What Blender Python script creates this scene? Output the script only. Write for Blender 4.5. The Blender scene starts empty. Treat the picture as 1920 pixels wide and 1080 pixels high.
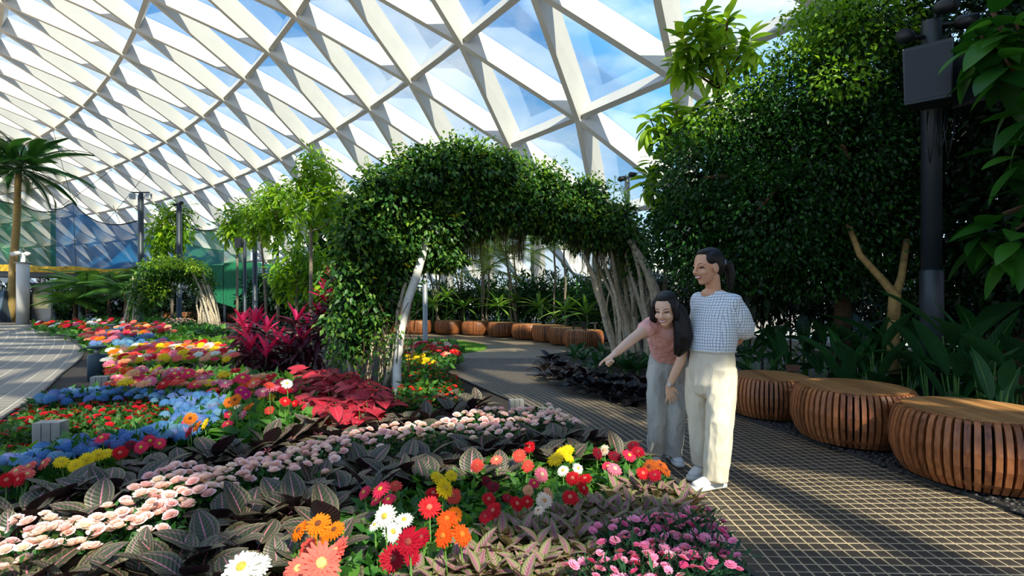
import bpy, math, random
import numpy as np
from mathutils import Vector, Matrix

# ------------------------------------------------------------------ camera, sky, sun, exposure
SC = bpy.context.scene
COL = SC.collection
FPX, HOR, CAMH = 1050.0, 553.0, 1.3
_cd = bpy.data.cameras.new('camera'); _cd.sensor_width = 36.0; _cd.lens = FPX / 1920 * 36.0
_cd.shift_y = 13.0 / 1920; _cd.clip_start = 0.05; _cd.clip_end = 600
CAM = bpy.data.objects.new('camera', _cd); COL.objects.link(CAM)
CAM.location = (0, 0, CAMH); CAM.rotation_euler = (math.pi / 2, 0, 0); SC.camera = CAM

W = bpy.data.worlds.new('sky'); SC.world = W; W.use_nodes = True
def build_sky():
    nt = W.node_tree; nt.nodes.clear(); N = nt.nodes.new; L = nt.links.new
    tc = N('ShaderNodeTexCoord'); sp = N('ShaderNodeSeparateXYZ'); L(tc.outputs['Generated'], sp.inputs[0])
    r = N('ShaderNodeValToRGB'); L(sp.outputs['Z'], r.inputs[0])
    e = r.color_ramp.elements
    e[0].position = 0.0; e[0].color = (0.10, 0.11, 0.09, 1)          # the land below the horizon
    h = e.new(0.012); h.color = (0.74, 0.84, 0.93, 1)
    e[2].position = 0.62; e[2].color = (0.05, 0.25, 0.66, 1)
    m = e.new(0.22); m.color = (0.17, 0.44, 0.80, 1)
    mp = N('ShaderNodeMapping'); mp.inputs['Scale'].default_value = (1.6, 1.6, 3.6); L(tc.outputs['Generated'], mp.inputs[0])
    no = N('ShaderNodeTexNoise'); no.inputs['Scale'].default_value = 2.1; no.inputs['Detail'].default_value = 5
    no.inputs['Roughness'].default_value = 0.55; L(mp.outputs[0], no.inputs[0])
    cr = N('ShaderNodeValToRGB'); L(no.outputs[0], cr.inputs[0])
    cr.color_ramp.elements[0].position = 0.43; cr.color_ramp.elements[0].color = (0, 0, 0, 1)
    cr.color_ramp.elements[1].position = 0.70; cr.color_ramp.elements[1].color = (0.78, 0.78, 0.78, 1)
    mx = N('ShaderNodeMix'); mx.data_type = 'RGBA'; L(cr.outputs[0], mx.inputs['Factor'])
    L(r.outputs[0], mx.inputs['A']); mx.inputs['B'].default_value = (0.92, 0.91, 0.89, 1)
    bg = N('ShaderNodeBackground'); bg.inputs[1].default_value = 0.95; L(mx.outputs['Result'], bg.inputs[0])
    o = N('ShaderNodeOutputWorld'); L(bg.outputs[0], o.inputs[0])
build_sky()
_sd = bpy.data.lights.new('sun', 'SUN'); _sd.energy = 8.5; _sd.color = (1.0, 0.90, 0.72); _sd.angle = 0.012
SUN = bpy.data.objects.new('sun', _sd); COL.objects.link(SUN)
SUN_TO = Vector((0.36, -0.80, 0.80)).normalized()          # direction towards the sun
SUN.rotation_euler = SUN_TO.to_track_quat('Z', 'Y').to_euler(); SUN.location = (20, -20, 30)
SC.view_settings.view_transform = 'Standard'; SC.view_settings.look = 'None'
SC.view_settings.gamma = 1.0; SC.view_settings.use_curve_mapping = False
SC.view_settings.exposure = 0.98
SC.cycles.max_bounces = 5; SC.cycles.diffuse_bounces = 3; SC.cycles.glossy_bounces = 2
SC.cycles.transmission_bounces = 3; SC.cycles.transparent_max_bounces = 14
SC.cycles.caustics_reflective = False; SC.cycles.caustics_refractive = False
SC.cycles.sample_clamp_indirect = 6.0

# ------------------------------------------------------------------ helpers
RNG = np.random.default_rng(11); random.seed(11)
R = random.uniform
def P(u, v, Y):                      # the point seen at (u, v) at distance Y
    return Vector(((u - 960) / FPX * Y, Y, CAMH - (v - HOR) / FPX * Y))
def G(u, v, z=0.0):                  # the point at height z seen at (u, v)
    Y = FPX * (CAMH - z) / (v - HOR)
    return Vector(((u - 960) / FPX * Y, Y, z))
def pix(p): return (960 + FPX * p[0] / p[1], HOR + FPX * (CAMH - p[2]) / p[1])

def tag(o, label=None, cat=None, group=None, kind=None):
    if label: o['label'] = label
    if cat: o['category'] = cat
    if group: o['group'] = group
    if kind: o['kind'] = kind
    return o
def empty(name, loc=(0, 0, 0), rz=0.0, parent=None):
    o = bpy.data.objects.new(name, None); COL.objects.link(o); o.empty_display_size = 0.05
    o.location = loc; o.rotation_euler = (0, 0, rz); o.parent = parent
    return o
def thing(name, label, cat, loc=(0, 0, 0), rz=0.0, group=None):
    return tag(empty(name, loc, rz), label, cat, group)
def link(name, me, parent=None, loc=(0, 0, 0), rot=(0, 0, 0), sc=1.0):
    o = bpy.data.objects.new(name, me); COL.objects.link(o); o.parent = parent
    o.location = loc; o.rotation_euler = rot
    o.scale = (sc, sc, sc) if isinstance(sc, (int, float)) else sc
    return o
def np_mesh(name, V, F, m, smooth=False, uv=None):
    V = np.asarray(V, dtype=np.float32); F = np.asarray(F, dtype=np.int32)
    me = bpy.data.meshes.new(name); k = F.shape[1]
    me.vertices.add(len(V)); me.vertices.foreach_set('co', V.ravel())
    me.loops.add(F.size); me.loops.foreach_set('vertex_index', F.ravel())
    me.polygons.add(len(F)); me.polygons.foreach_set('loop_start', np.arange(0, F.size, k, dtype=np.int32))
    if smooth: me.polygons.foreach_set('use_smooth', np.ones(len(F), dtype=bool))
    if uv is not None:
        l = me.uv_layers.new(name='UVMap'); l.data.foreach_set('uv', np.asarray(uv, dtype=np.float32)[F.ravel()].ravel())
    me.update(calc_edges=True)
    if m: me.materials.append(m)
    return me
class MB:
    """collects shapes for ONE mesh"""
    def __init__(s): s.v = []; s.f = []; s.mi = []; s.uv = []
    def add(s, V, F, mi=0):
        b = len(s.v); s.v += [tuple(x) for x in V]
        s.f += [tuple(i + b for i in f) for f in F]; s.mi += [mi] * len(F); return s
    def box(s, c, d, mi=0, M=None):
        x, y, z = [a / 2 for a in d]
        V = [Vector((sx * x, sy * y, sz * z)) for sz in (-1, 1) for sy in (-1, 1) for sx in (-1, 1)]
        V = [(M @ p if M else p) + Vector(c) for p in V]
        return s.add(V, [(0, 2, 3, 1), (4, 5, 7, 6), (0, 1, 5, 4), (2, 6, 7, 3), (1, 3, 7, 5), (0, 4, 6, 2)], mi)
    def tube(s, pts, rad, n=8, mi=0, cap=True, sx=1.0, up=None):
        pts = [Vector(p) for p in pts]; k = len(pts)
        if isinstance(rad, (int, float)): rad = [rad] * k
        V = []; ref = None
        for i, p in enumerate(pts):
            d = (pts[min(i + 1, k - 1)] - pts[max(i - 1, 0)]).normalized()
            if ref is None:
                ref = Vector(up) if up else (Vector((0, 1, 0)) if abs(d.y) < .9 else Vector((1, 0, 0)))
            a = d.cross(ref)
            if a.length < 1e-5: a = d.cross(Vector((1, .3, .2)))
            a.normalize(); b = a.cross(d).normalized(); ref = b
            r = rad[i]; ra, rb = (r if isinstance(r, tuple) else (r * sx, r))
            for j in range(n):
                t = 2 * math.pi * j / n
                V.append(p + a * (ra * math.cos(t)) + b * (rb * math.sin(t)))
        F = [(i * n + j, i * n + (j + 1) % n, (i + 1) * n + (j + 1) % n, (i + 1) * n + j) for i in range(k - 1) for j in range(n)]
        if cap: F += [tuple(range(n - 1, -1, -1)), tuple((k - 1) * n + j for j in range(n))]
        return s.add(V, F, mi)
    def lathe(s, prof, n=24, c=(0, 0, 0), mi=0, ex=1.0, ey=1.0):
        V = []; F = []; k = len(prof)
        for r, z in prof:
            for j in range(n):
                t = 2 * math.pi * j / n
                V.append((c[0] + r * ex * math.cos(t), c[1] + r * ey * math.sin(t), c[2] + z))
        for i in range(k - 1):
            for j in range(n):
                F.append((i * n + j, i * n + (j + 1) % n, (i + 1) * n + (j + 1) % n, (i + 1) * n + j))
        F += [tuple(range(n - 1, -1, -1)), tuple((k - 1) * n + j for j in range(n))]
        return s.add(V, F, mi)
    def ball(s, c, r, n=12, m=8, mi=0, M=None):
        if isinstance(r, (int, float)): r = (r, r, r)
        V = []; F = []; c = Vector(c)
        for i in range(m + 1):
            ph = math.pi * i / m
            for j in range(n):
                t = 2 * math.pi * j / n
                p = Vector((r[0] * math.sin(ph) * math.cos(t), r[1] * math.sin(ph) * math.sin(t), r[2] * math.cos(ph)))
                V.append((M @ p if M else p) + c)
        for i in range(m):
            for j in range(n):
                F.append((i * n + j, (i + 1) * n + j, (i + 1) * n + (j + 1) % n, i * n + (j + 1) % n))
        return s.add(V, F, mi)
    def mesh(s, name, mats, smooth=False):
        me = bpy.data.meshes.new(name); me.from_pydata(s.v, [], s.f)
        for m in (mats if isinstance(mats, (list, tuple)) else [mats]): me.materials.append(m)
        if any(s.mi): me.polygons.foreach_set('material_index', s.mi)
        if smooth: me.polygons.foreach_set('use_smooth', [True] * len(s.f))
        me.update(); return me
    def obj(s, name, mats, parent=None, smooth=False, **k): return link(name, s.mesh(name, mats, smooth), parent, **k)

# ------------------------------------------------------------------ materials
MATS = {}
def _pbase(name):
    m = bpy.data.materials.new(name); m.use_nodes = True; nt = m.node_tree
    return m, nt, nt.nodes.new, nt.links.new, nt.nodes['Principled BSDF']
def c4(c): return (c[0], c[1], c[2], 1)
def srgb(r, g, b):
    f = lambda x: (x / 255 / 12.92) if x / 255 <= .04045 else ((x / 255 + .055) / 1.055) ** 2.4
    return (f(r), f(g), f(b))
def mat(name, col, rough=.6, var=.15, scale=8.0, metal=0.0, spec=.5, bump=0.0, stretch=None):
    """plain painted / woven / cast surface with a little noise in its colour"""
    m, nt, N, L, b = _pbase(name)
    b.inputs['Roughness'].default_value = rough; b.inputs['Metallic'].default_value = metal
    b.inputs['Specular IOR Level'].default_value = spec
    tc = N('ShaderNodeTexCoord'); no = N('ShaderNodeTexNoise'); no.inputs['Scale'].default_value = scale; no.inputs['Detail'].default_value = 4
    if stretch:
        mp = N('ShaderNodeMapping'); mp.inputs['Scale'].default_value = stretch; L(tc.outputs['Object'], mp.inputs[0]); L(mp.outputs[0], no.inputs[0])
    else: L(tc.outputs['Object'], no.inputs[0])
    r = N('ShaderNodeValToRGB'); L(no.outputs[0], r.inputs[0])
    r.color_ramp.elements[0].position = .3; r.color_ramp.elements[1].position = .7
    r.color_ramp.elements[0].color = c4([x * (1 - var) for x in col]); r.color_ramp.elements[1].color = c4([min(1, x * (1 + var)) for x in col])
    L(r.outputs[0], b.inputs['Base Color'])
    if bump:
        bp = N('ShaderNodeBump'); bp.inputs['Strength'].default_value = bump; bp.inputs['Distance'].default_value = .01
        L(no.outputs[0], bp.inputs['Height']); L(bp.outputs[0], b.inputs['Normal'])
    MATS[name] = m; return m
def leafmat(name, cols, trans=.35, rough=.45, spec=.4, island=True):
    """foliage: colour picked per leaf, part of the light passes through"""
    m, nt, N, L, b = _pbase(name)
    if island: g = N('ShaderNodeNewGeometry'); src = g.outputs['Random Per Island']
    else: g = N('ShaderNodeObjectInfo'); src = g.outputs['Random']
    r = N('ShaderNodeValToRGB'); L(src, r.inputs[0]); el = r.color_ramp.elements
    for i, c in enumerate(cols):
        p = i / max(1, len(cols) - 1)
        x = el[i] if i < 2 else el.new(p)
        x.position = p; x.color = c4(c)
    for i, c in enumerate(cols): el[i].color = c4(c)
    b.inputs['Roughness'].default_value = rough; b.inputs['Specular IOR Level'].default_value = spec
    L(r.outputs[0], b.inputs['Base Color'])
    t = N('ShaderNodeBsdfTranslucent'); hs = N('ShaderNodeMix'); hs.data_type = 'RGBA'; hs.blend_type = 'MULTIPLY'; hs.inputs['Factor'].default_value = 1
    L(r.outputs[0], hs.inputs['A']); hs.inputs['B'].default_value = (1.7, 1.6, .8, 1); L(hs.outputs['Result'], t.inputs[0])
    x = N('ShaderNodeMixShader'); x.inputs[0].default_value = trans; L(b.outputs[0], x.inputs[1]); L(t.outputs[0], x.inputs[2])
    L(x.outputs[0], nt.nodes['Material Output'].inputs[0]); MATS[name] = m; return m
def veinmat(name, base, edge, rib, back=None, ribw=.05, ring=None, ringpos=.62, ribs=9.0, trans=.15, rough=.35, vein=.5, mid=None):
    """a broad leaf painted by its own UV: u across (0..1), v along; midrib, side veins, margin, ring"""
    m, nt, N, L, b = _pbase(name)
    uv = N('ShaderNodeUVMap'); sp = N('ShaderNodeSeparateXYZ'); L(uv.outputs[0], sp.inputs[0])
    def math_(op, a, bb=None):
        n = N('ShaderNodeMath'); n.operation = op
        for i, x in enumerate((a, bb)):
            if x is None: continue
            if isinstance(x, (int, float)): n.inputs[i].default_value = x
            else: L(x, n.inputs[i])
        return n.outputs[0]
    def mixc(fac, A, B):
        n = N('ShaderNodeMix'); n.data_type = 'RGBA'; L(fac, n.inputs['Factor'])
        for k, x in (('A', A), ('B', B)):
            if isinstance(x, tuple): n.inputs[k].default_value = c4(x)
            else: L(x, n.inputs[k])
        return n.outputs['Result']
    def smooth(x, lo, hi):
        n = N('ShaderNodeMapRange'); n.interpolation_type = 'SMOOTHSTEP'; L(x, n.inputs[0]); n.inputs[1].default_value = lo; n.inputs[2].default_value = hi
        return n.outputs[0]
    ax = math_('MULTIPLY', math_('ABSOLUTE', math_('SUBTRACT', sp.outputs[0], .5)), 2.0)
    noi = N('ShaderNodeTexNoise'); noi.inputs['Scale'].default_value = 14; L(uv.outputs[0], noi.inputs[0])
    axn = math_('ADD', ax, math_('MULTIPLY', math_('SUBTRACT', noi.outputs[0], .5), .14))
    oi = N('ShaderNodeObjectInfo')
    if mid: colr = mixc(smooth(axn, .15, .8), mid, base)
    else: colr = mixc(math_('MULTIPLY', oi.outputs['Random'], .6), base, tuple(x * 1.7 for x in base))
    colr = mixc(smooth(axn, .72, .98), colr, edge)
    vv = math_('SINE', math_('MULTIPLY', math_('SUBTRACT', sp.outputs[1], math_('MULTIPLY', ax, .22)), ribs * 6.283))
    colr = mixc(math_('MULTIPLY', smooth(vv, .75, 1.0), vein), colr, edge)
    if ring:
        d = math_('ABSOLUTE', math_('SUBTRACT', axn, ringpos)); colr = mixc(smooth(d, .07, .02), colr, ring)
    colr = mixc(smooth(ax, ribw * 1.6, ribw * .7), colr, rib)
    if back:
        g = N('ShaderNodeNewGeometry'); colr = mixc(g.outputs['Backfacing'], colr, back)
    L(colr, b.inputs['Base Color']); b.inputs['Roughness'].default_value = rough; b.inputs['Specular IOR Level'].default_value = .4
    bp = N('ShaderNodeBump'); bp.inputs['Strength'].default_value = .35; bp.inputs['Distance'].default_value = .004; L(vv, bp.inputs['Height']); L(bp.outputs[0], b.inputs['Normal'])
    t = N('ShaderNodeBsdfTranslucent'); L(colr, t.inputs[0])
    x = N('ShaderNodeMixShader'); x.inputs[0].default_value = trans; L(b.outputs[0], x.inputs[1]); L(t.outputs[0], x.inputs[2])
    L(x.outputs[0], nt.nodes['Material Output'].inputs[0]); MATS[name] = m; return m
def glassmat(name, tint, gloss=.06):
    m, nt, N, L, b = _pbase(name); nt.nodes.remove(b)
    t = N('ShaderNodeBsdfTransparent'); t.inputs[0].default_value = c4(tint)
    g = N('ShaderNodeBsdfGlossy'); g.inputs['Roughness'].default_value = .03
    lw = N('ShaderNodeLayerWeight'); lw.inputs[0].default_value = .25
    mm = N('ShaderNodeMath'); mm.operation = 'MULTIPLY_ADD'; L(lw.outputs['Fresnel'], mm.inputs[0]); mm.inputs[1].default_value = .5; mm.inputs[2].default_value = gloss * .3
    x = N('ShaderNodeMixShader'); L(mm.outputs[0], x.inputs[0]); L(t.outputs[0], x.inputs[1]); L(g.outputs[0], x.inputs[2])
    L(x.outputs[0], nt.nodes['Material Output'].inputs[0]); MATS[name] = m; return m
def netmat(name, col, cover=.5, cell=22.0):
    """knotted net: strands with gaps between them"""
    m, nt, N, L, b = _pbase(name)
    b.inputs['Base Color'].default_value = c4(col); b.inputs['Roughness'].default_value = .8
    tr = N('ShaderNodeBsdfTranslucent'); tr.inputs[0].default_value = c4(col)
    x0 = N('ShaderNodeMixShader'); x0.inputs[0].default_value = .5; L(b.outputs[0], x0.inputs[1]); L(tr.outputs[0], x0.inputs[2])
    t = N('ShaderNodeBsdfTransparent'); tc = N('ShaderNodeTexCoord'); no = N('ShaderNodeTexNoise'); no.inputs['Scale'].default_value = .35; L(tc.outputs['Object'], no.inputs[0])
    r = N('ShaderNodeMapRange'); L(no.outputs[0], r.inputs[0]); r.inputs[1].default_value = .3; r.inputs[2].default_value = .7; r.inputs[3].default_value = cover - .15; r.inputs[4].default_value = cover + .15
    x = N('ShaderNodeMixShader'); L(r.outputs[0], x.inputs[0]); L(t.outputs[0], x.inputs[1]); L(x0.outputs[0], x.inputs[2])
    L(x.outputs[0], nt.nodes['Material Output'].inputs[0]); MATS[name] = m; return m
def woodmat(name, c1, c2, stretch=(3, 3, 40), rough=.45):
    m, nt, N, L, b = _pbase(name)
    tc = N('ShaderNodeTexCoord'); mp = N('ShaderNodeMapping'); mp.inputs['Scale'].default_value = stretch; L(tc.outputs['Object'], mp.inputs[0])
    no = N('ShaderNodeTexNoise'); no.inputs['Scale'].default_value = 3; no.inputs['Detail'].default_value = 6; L(mp.outputs[0], no.inputs[0])
    oi = N('ShaderNodeObjectInfo'); ad = N('ShaderNodeMath'); ad.operation = 'MULTIPLY_ADD'; L(oi.outputs['Random'], ad.inputs[0]); ad.inputs[1].default_value = .5; L(no.outputs[0], ad.inputs[2])
    r = N('ShaderNodeValToRGB'); L(ad.outputs[0], r.inputs[0]); r.color_ramp.elements[0].position = .35; r.color_ramp.elements[1].position = 1.0
    r.color_ramp.elements[0].color = c4(c1); r.color_ramp.elements[1].color = c4(c2)
    L(r.outputs[0], b.inputs['Base Color']); b.inputs['Roughness'].default_value = rough; MATS[name] = m; return m
def pavemat(name, cx, cy, dr, da, joint, stone, grout, rough=.5):
    """setts laid in rings about (cx, cy), joints lighter: continues the built setts into the distance"""
    m, nt, N, L, b = _pbase(name)
    g = N('ShaderNodeNewGeometry'); s = N('ShaderNodeVectorMath'); s.operation = 'SUBTRACT'; L(g.outputs['Position'], s.inputs[0]); s.inputs[1].default_value = (cx, cy, 0)
    sp = N('ShaderNodeSeparateXYZ'); L(s.outputs[0], sp.inputs[0])
    def mt(op, a, bb=None):
        n = N('ShaderNodeMath'); n.operation = op
        for i, x in enumerate((a, bb)):
            if x is None: continue
            if isinstance(x, (int, float)): n.inputs[i].default_value = x
            else: L(x, n.inputs[i])
        return n.outputs[0]
    r = mt('SQRT', mt('ADD', mt('MULTIPLY', sp.outputs[0], sp.outputs[0]), mt('MULTIPLY', sp.outputs[1], sp.outputs[1])))
    a = mt('ARCTAN2', sp.outputs[1], sp.outputs[0])
    fr = mt('FRACT', mt('DIVIDE', r, dr)); fa = mt('FRACT', mt('DIVIDE', a, da))
    jn = mt('MAXIMUM', mt('LESS_THAN', fr, joint), mt('LESS_THAN', fa, joint))
    no = N('ShaderNodeTexNoise'); no.inputs['Scale'].default_value = 1.3; no.inputs['Detail'].default_value = 5; L(g.outputs['Position'], no.inputs[0])
    rp = N('ShaderNodeValToRGB'); L(no.outputs[0], rp.inputs[0]); rp.color_ramp.elements[0].position = .3; rp.color_ramp.elements[1].position = .7
    rp.color_ramp.elements[0].color = c4([x * .75 for x in stone]); rp.color_ramp.elements[1].color = c4([x * 1.25 for x in stone])
    mx = N('ShaderNodeMix'); mx.data_type = 'RGBA'; L(jn, mx.inputs['Factor']); L(rp.outputs[0], mx.inputs['A']); mx.inputs['B'].default_value = c4(grout)
    L(mx.outputs['Result'], b.inputs['Base Color']); b.inputs['Roughness'].default_value = rough
    MATS[name] = m; return m
# ------------------------------------------------------------------ the ground
CPX, CPY = -12.6, 3.0                      # rings of setts on the right-hand path
DR, DA = .070, .075 / 13.8
RCX, RCY, RH = -82.12, -39.97, 8.0         # axis of the glass shell
M_SETT = mat('sett_stone', srgb(66, 57, 48), .5, .3, 6, bump=.3)
M_GROUT = pavemat('path_paving', CPX, CPY, DR, DA, .14, srgb(72, 62, 51), srgb(200, 176, 138))
M_WALK = pavemat('walk_paving', RCX, RCY, .22, .22 / 92, .07, srgb(128, 119, 108), srgb(196, 186, 168), .6)
M_WSETT = mat('walk_sett', srgb(128, 119, 108), .6, .15, 3)
M_SOIL = mat('soil', srgb(38, 28, 22), .95, .4, 20, bump=.8)
M_EDGE = mat('edging_metal', srgb(52, 50, 48), .6, .2, 5)
M_LAWN = leafmat('lawn_grass', [srgb(96, 140, 44), srgb(124, 170, 60)], .2)
M_LAWNB = mat('lawn_base', srgb(92, 132, 42), .9, .25, 30)
M_PEB = mat('pebble', srgb(48, 44, 42), .5, .5, 14)

BED = [(1.0, 1.2), (1.02, 2.6), (1.10, 3.2), (1.06, 3.8), (.93, 4.3), (.72, 4.9), (.35, 5.8), (-.05, 6.6), (-.75, 8.2), (-1.25, 9.6), (-1.38, 10.6), (-1.2, 11.7),
       (-1.5, 12.6), (-3.2, 14.2), (-6, 16), (-9, 18.2), (-11.7, 19.6), (-15.5, 21.8), (-20, 24.6), (-20.6, 24.0), (-14.2, 17.7), (-10.9, 14.1), (-8.6, 11.2), (-7.0, 8.7), (-5.95, 7.1), (-4.9, 5.3), (-3.6, 3.4), (-2.6, 1.2)]
RBED = [(.62, 10.9), (.72, 9.6), (.98, 8.4), (1.62, 7.05), (2.25, 6.65), (2.42, 5.9), (2.68, 4.9), (2.88, 3.9), (3.1, 2.9), (3.3, 1.6), (3.4, -1), (14, -1), (14, 5), (9.0, 10.5), (5.5, 14.5), (3.2, 17.5), (2.5, 14.6), (1.5, 12.9), (.8, 12.0)]
def inpoly(x, y, poly):
    c = False; n = len(poly); j = n - 1
    for i in range(n):
        xi, yi = poly[i]; xj, yj = poly[j]
        if (yi > y) != (yj > y) and x < (xj - xi) * (y - yi) / (yj - yi) + xi: c = not c
        j = i
    return c
def smooth_poly(poly, k=4):
    out = []; n = len(poly)
    for i in range(n):
        p0, p1, p2, p3 = [Vector(poly[(i + d) % n]) for d in (-1, 0, 1, 2)]
        for s in range(k):
            t = s / k
            out.append(tuple(.5 * ((2 * p1) + (p2 - p0) * t + (2 * p0 - 5 * p1 + 4 * p2 - p3) * t * t + (3 * p1 - p0 - 3 * p2 + p3) * t ** 3)))
    return out
def slab(name, poly, z0, z1, m, kind='structure', parent=None):
    n = len(poly); V = [(x, y, z0) for x, y in poly] + [(x, y, z1) for x, y in poly]
    F = [tuple(range(n, 2 * n))] + [(i, (i + 1) % n, n + (i + 1) % n, n + i) for i in range(n)]
    a = sum(poly[i][0] * poly[(i + 1) % n][1] - poly[(i + 1) % n][0] * poly[i][1] for i in range(n))
    if a < 0: F = [tuple(reversed(f)) for f in F]
    o = link(name, None, parent) if False else MB().add(V, F).obj(name, m, parent)
    if kind and not parent: o['kind'] = kind
    return o
def strip(name, poly, w, z0, z1, m, parent=None):
    mb = MB(); n = len(poly)
    for i in range(n):
        a = Vector(poly[i] + (0,)); b = Vector(poly[(i + 1) % n] + (0,)); d = (b - a)
        if d.length < 1e-4: continue
        s = Vector((-d.y, d.x, 0)).normalized() * (w / 2)
        V = [a - s, b - s, b + s, a + s]
        mb.add([(p.x, p.y, z0) for p in V] + [(p.x, p.y, z1) for p in V], [(4, 5, 6, 7), (0, 1, 5, 4), (2, 3, 7, 6), (3, 2, 1, 0)])
    return mb.obj(name, m, parent)
floor = tag(MB().add([(-110, -14, 0), (40, -14, 0), (40, 75, 0), (-110, 75, 0)], [(0, 1, 2, 3)]).obj('floor', M_GROUT),
            'paved winding garden path of small dark setts with pale joints', None, kind='structure')
sbed, srbed = smooth_poly(BED), smooth_poly(RBED)
bedslab = tag(slab('flower_bed_soil', sbed, -.02, .06, M_SOIL), 'dark soil of the long planted flower bed', kind='structure')
rbedslab = tag(slab('border_soil', srbed, -.02, .018, M_SOIL), 'dark soil of the shaded border on the right of the path', kind='structure')
strip('edging', sbed, .03, 0, .085, M_EDGE, bedslab); strip('edging', srbed, .02, 0, .024, M_EDGE, rbedslab)
# left walkway, concentric with the glass shell
def ringpt(r, a): return (RCX + r * math.cos(a), RCY + r * math.sin(a))
walk_poly = [(-4.9, 5.3), (-5.95, 7.1), (-7.0, 8.7), (-8.6, 11.2), (-10.9, 14.1), (-14.2, 17.7), (-20.6, 24.0), (-30, 30), (-48, 34), (-48, 5), (-20, -6), (-2.6, -6), (-2.6, 1.2), (-3.6, 3.4)]
walk = tag(slab('floor', walk_poly, -.01, .004, M_WALK), 'pale grey curved walkway left of the flower bed', kind='structure')
# individually laid setts
def sett_mesh(name, a, b, h, m):
    x, y, c = a / 2, b / 2, .002
    V = [(-x, -y, -.01), (x, -y, -.01), (x, y, -.01), (-x, y, -.01), (-x, -y, h - c), (x, -y, h - c), (x, y, h - c), (-x, y, h - c), (-x + c, -y + c, h), (x - c, -y + c, h), (x - c, y - c, h), (-x + c, y - c, h)]
    F = [(8, 9, 10, 11)] + [(i, (i + 1) % 4, 4 + (i + 1) % 4, 4 + i) for i in range(4)] + [(4 + i, 4 + (i + 1) % 4, 8 + (i + 1) % 4, 8 + i) for i in range(4)]
    return V, F, MB().add(V, F).mesh(name, m)
def lay(parent, cx, cy, dr, da, joint, rng_r, rng_a, ok, m, z, rest_name):
    r0 = rng_r[0]; rm = (rng_r[0] + rng_r[1]) / 2
    sV, sF, me = sett_mesh('paver', dr * (1 - joint), da * rm * (1 - joint), .0025, m)
    cells = []
    for i in range(int(rng_r[0] / dr), int(rng_r[1] / dr)):
        for j in range(int(math.floor(rng_a[0] / da)), int(rng_a[1] / da)):
            r = (i + .5 + joint / 2) * dr; a = (j + .5 + joint / 2) * da
            x, y = cx + r * math.cos(a), cy + r * math.sin(a)
            if ok(x, y): cells.append((x, y, a))
    def vis(c):
        if c[1] < 1.5: return 1e9
        u, v = pix((c[0], c[1], 0))
        return c[1] if 0 < u < 1920 and v < 1090 else 1e8
    cells.sort(key=vis)
    for x, y, a in cells[:300]:
        link('paver', me, parent, (x, y, z + R(-.0004, .0004)), (R(-.003, .003), R(-.003, .003), a))
    n = len(cells) - 300
    if n > 0:
        A = np.array(cells[300:]); S = np.array(sV); co, si = np.cos(A[:, 2])[:, None], np.sin(A[:, 2])[:, None]
        X = A[:, 0:1] + S[None, :, 0] * co - S[None, :, 1] * si; Y = A[:, 1:2] + S[None, :, 0] * si + S[None, :, 1] * co
        Z = z + S[None, :, 2] + RNG.uniform(-.0004, .0004, (n, 1))
        V = np.stack([X, Y, Z], -1).reshape(-1, 3); F = (np.array(sF)[None] + (np.arange(n) * len(sV))[:, None, None]).reshape(-1, 4)
        o = link(rest_name, np_mesh(rest_name, V, F, m), parent); o['kind'] = 'stuff'
def ok_path(x, y):
    if inpoly(x, y, sbed) or inpoly(x, y, srbed): return False
    return x < 4.2 - max(0, y - 6.5) * .6 and 1.6 < y < 11.5
lay(floor, CPX, CPY, DR, DA, .14, (11.0, 17.2), (-.12, .75), ok_path, M_SETT, 0.0, 'paving_field')
lay(walk, RCX, RCY, .22, .22 / 92, .07, (84, 96), (.50, .72), lambda x, y: inpoly(x, y, walk_poly) and 4.6 < y < 14 and x / y > -1.0, M_WSETT, .004, 'paving_field')
# round lawn behind the arch
lawn_poly = smooth_poly([(-.62, 13.3), (-1.2, 12.45), (-1.9, 12.9), (-3.2, 14.2), (-4.8, 15.4), (-3.4, 16.0), (-1.7, 15.6), (-.85, 14.5)])
lawn = tag(slab('lawn_soil', lawn_poly, -.01, .03, M_LAWNB), 'small round bright green lawn behind the vine arch', kind='structure')
n = 26000
px = RNG.uniform(-5, -.5, n); py = RNG.uniform(12.2, 16.2, n)
k = np.array([inpoly(x, y, lawn_poly) for x, y in zip(px, py)]); px, py = px[k], py[k]; n = len(px)
an = RNG.uniform(0, 6.28, n); h = RNG.uniform(.02, .045, n); w = .008
V = np.stack([np.stack([px - w * np.cos(an), py - w * np.sin(an), np.full(n, .028)], -1), np.stack([px + w * np.cos(an), py + w * np.sin(an), np.full(n, .028)], -1),
              np.stack([px + RNG.uniform(-.02, .02, n), py + RNG.uniform(-.02, .02, n), .03 + h], -1)], 1).reshape(-1, 3)
tag(link('grass', np_mesh('grass', V, np.arange(n * 3).reshape(-1, 3), M_LAWN)), 'short mown bright green grass on the round lawn', 'grass', kind='stuff')
# pebbles under the benches on the right
mbp = MB()
for i in range(520):
    t = R(0, 1); y = 3.0 + t * 4.2; x0 = 2.86 + (3.9 - y) * .21
    mbp.ball((x0 + R(-.02, .9) ** 1.5 if False else x0 + abs(random.gauss(0, .2)), y, .02), (R(.012, .03), R(.012, .03), R(.008, .016)), 6, 4)
tag(mbp.obj('pebbles', M_PEB, None, True), 'dark loose pebbles along the foot of the slatted benches', 'pebbles', kind='stuff')

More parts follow.
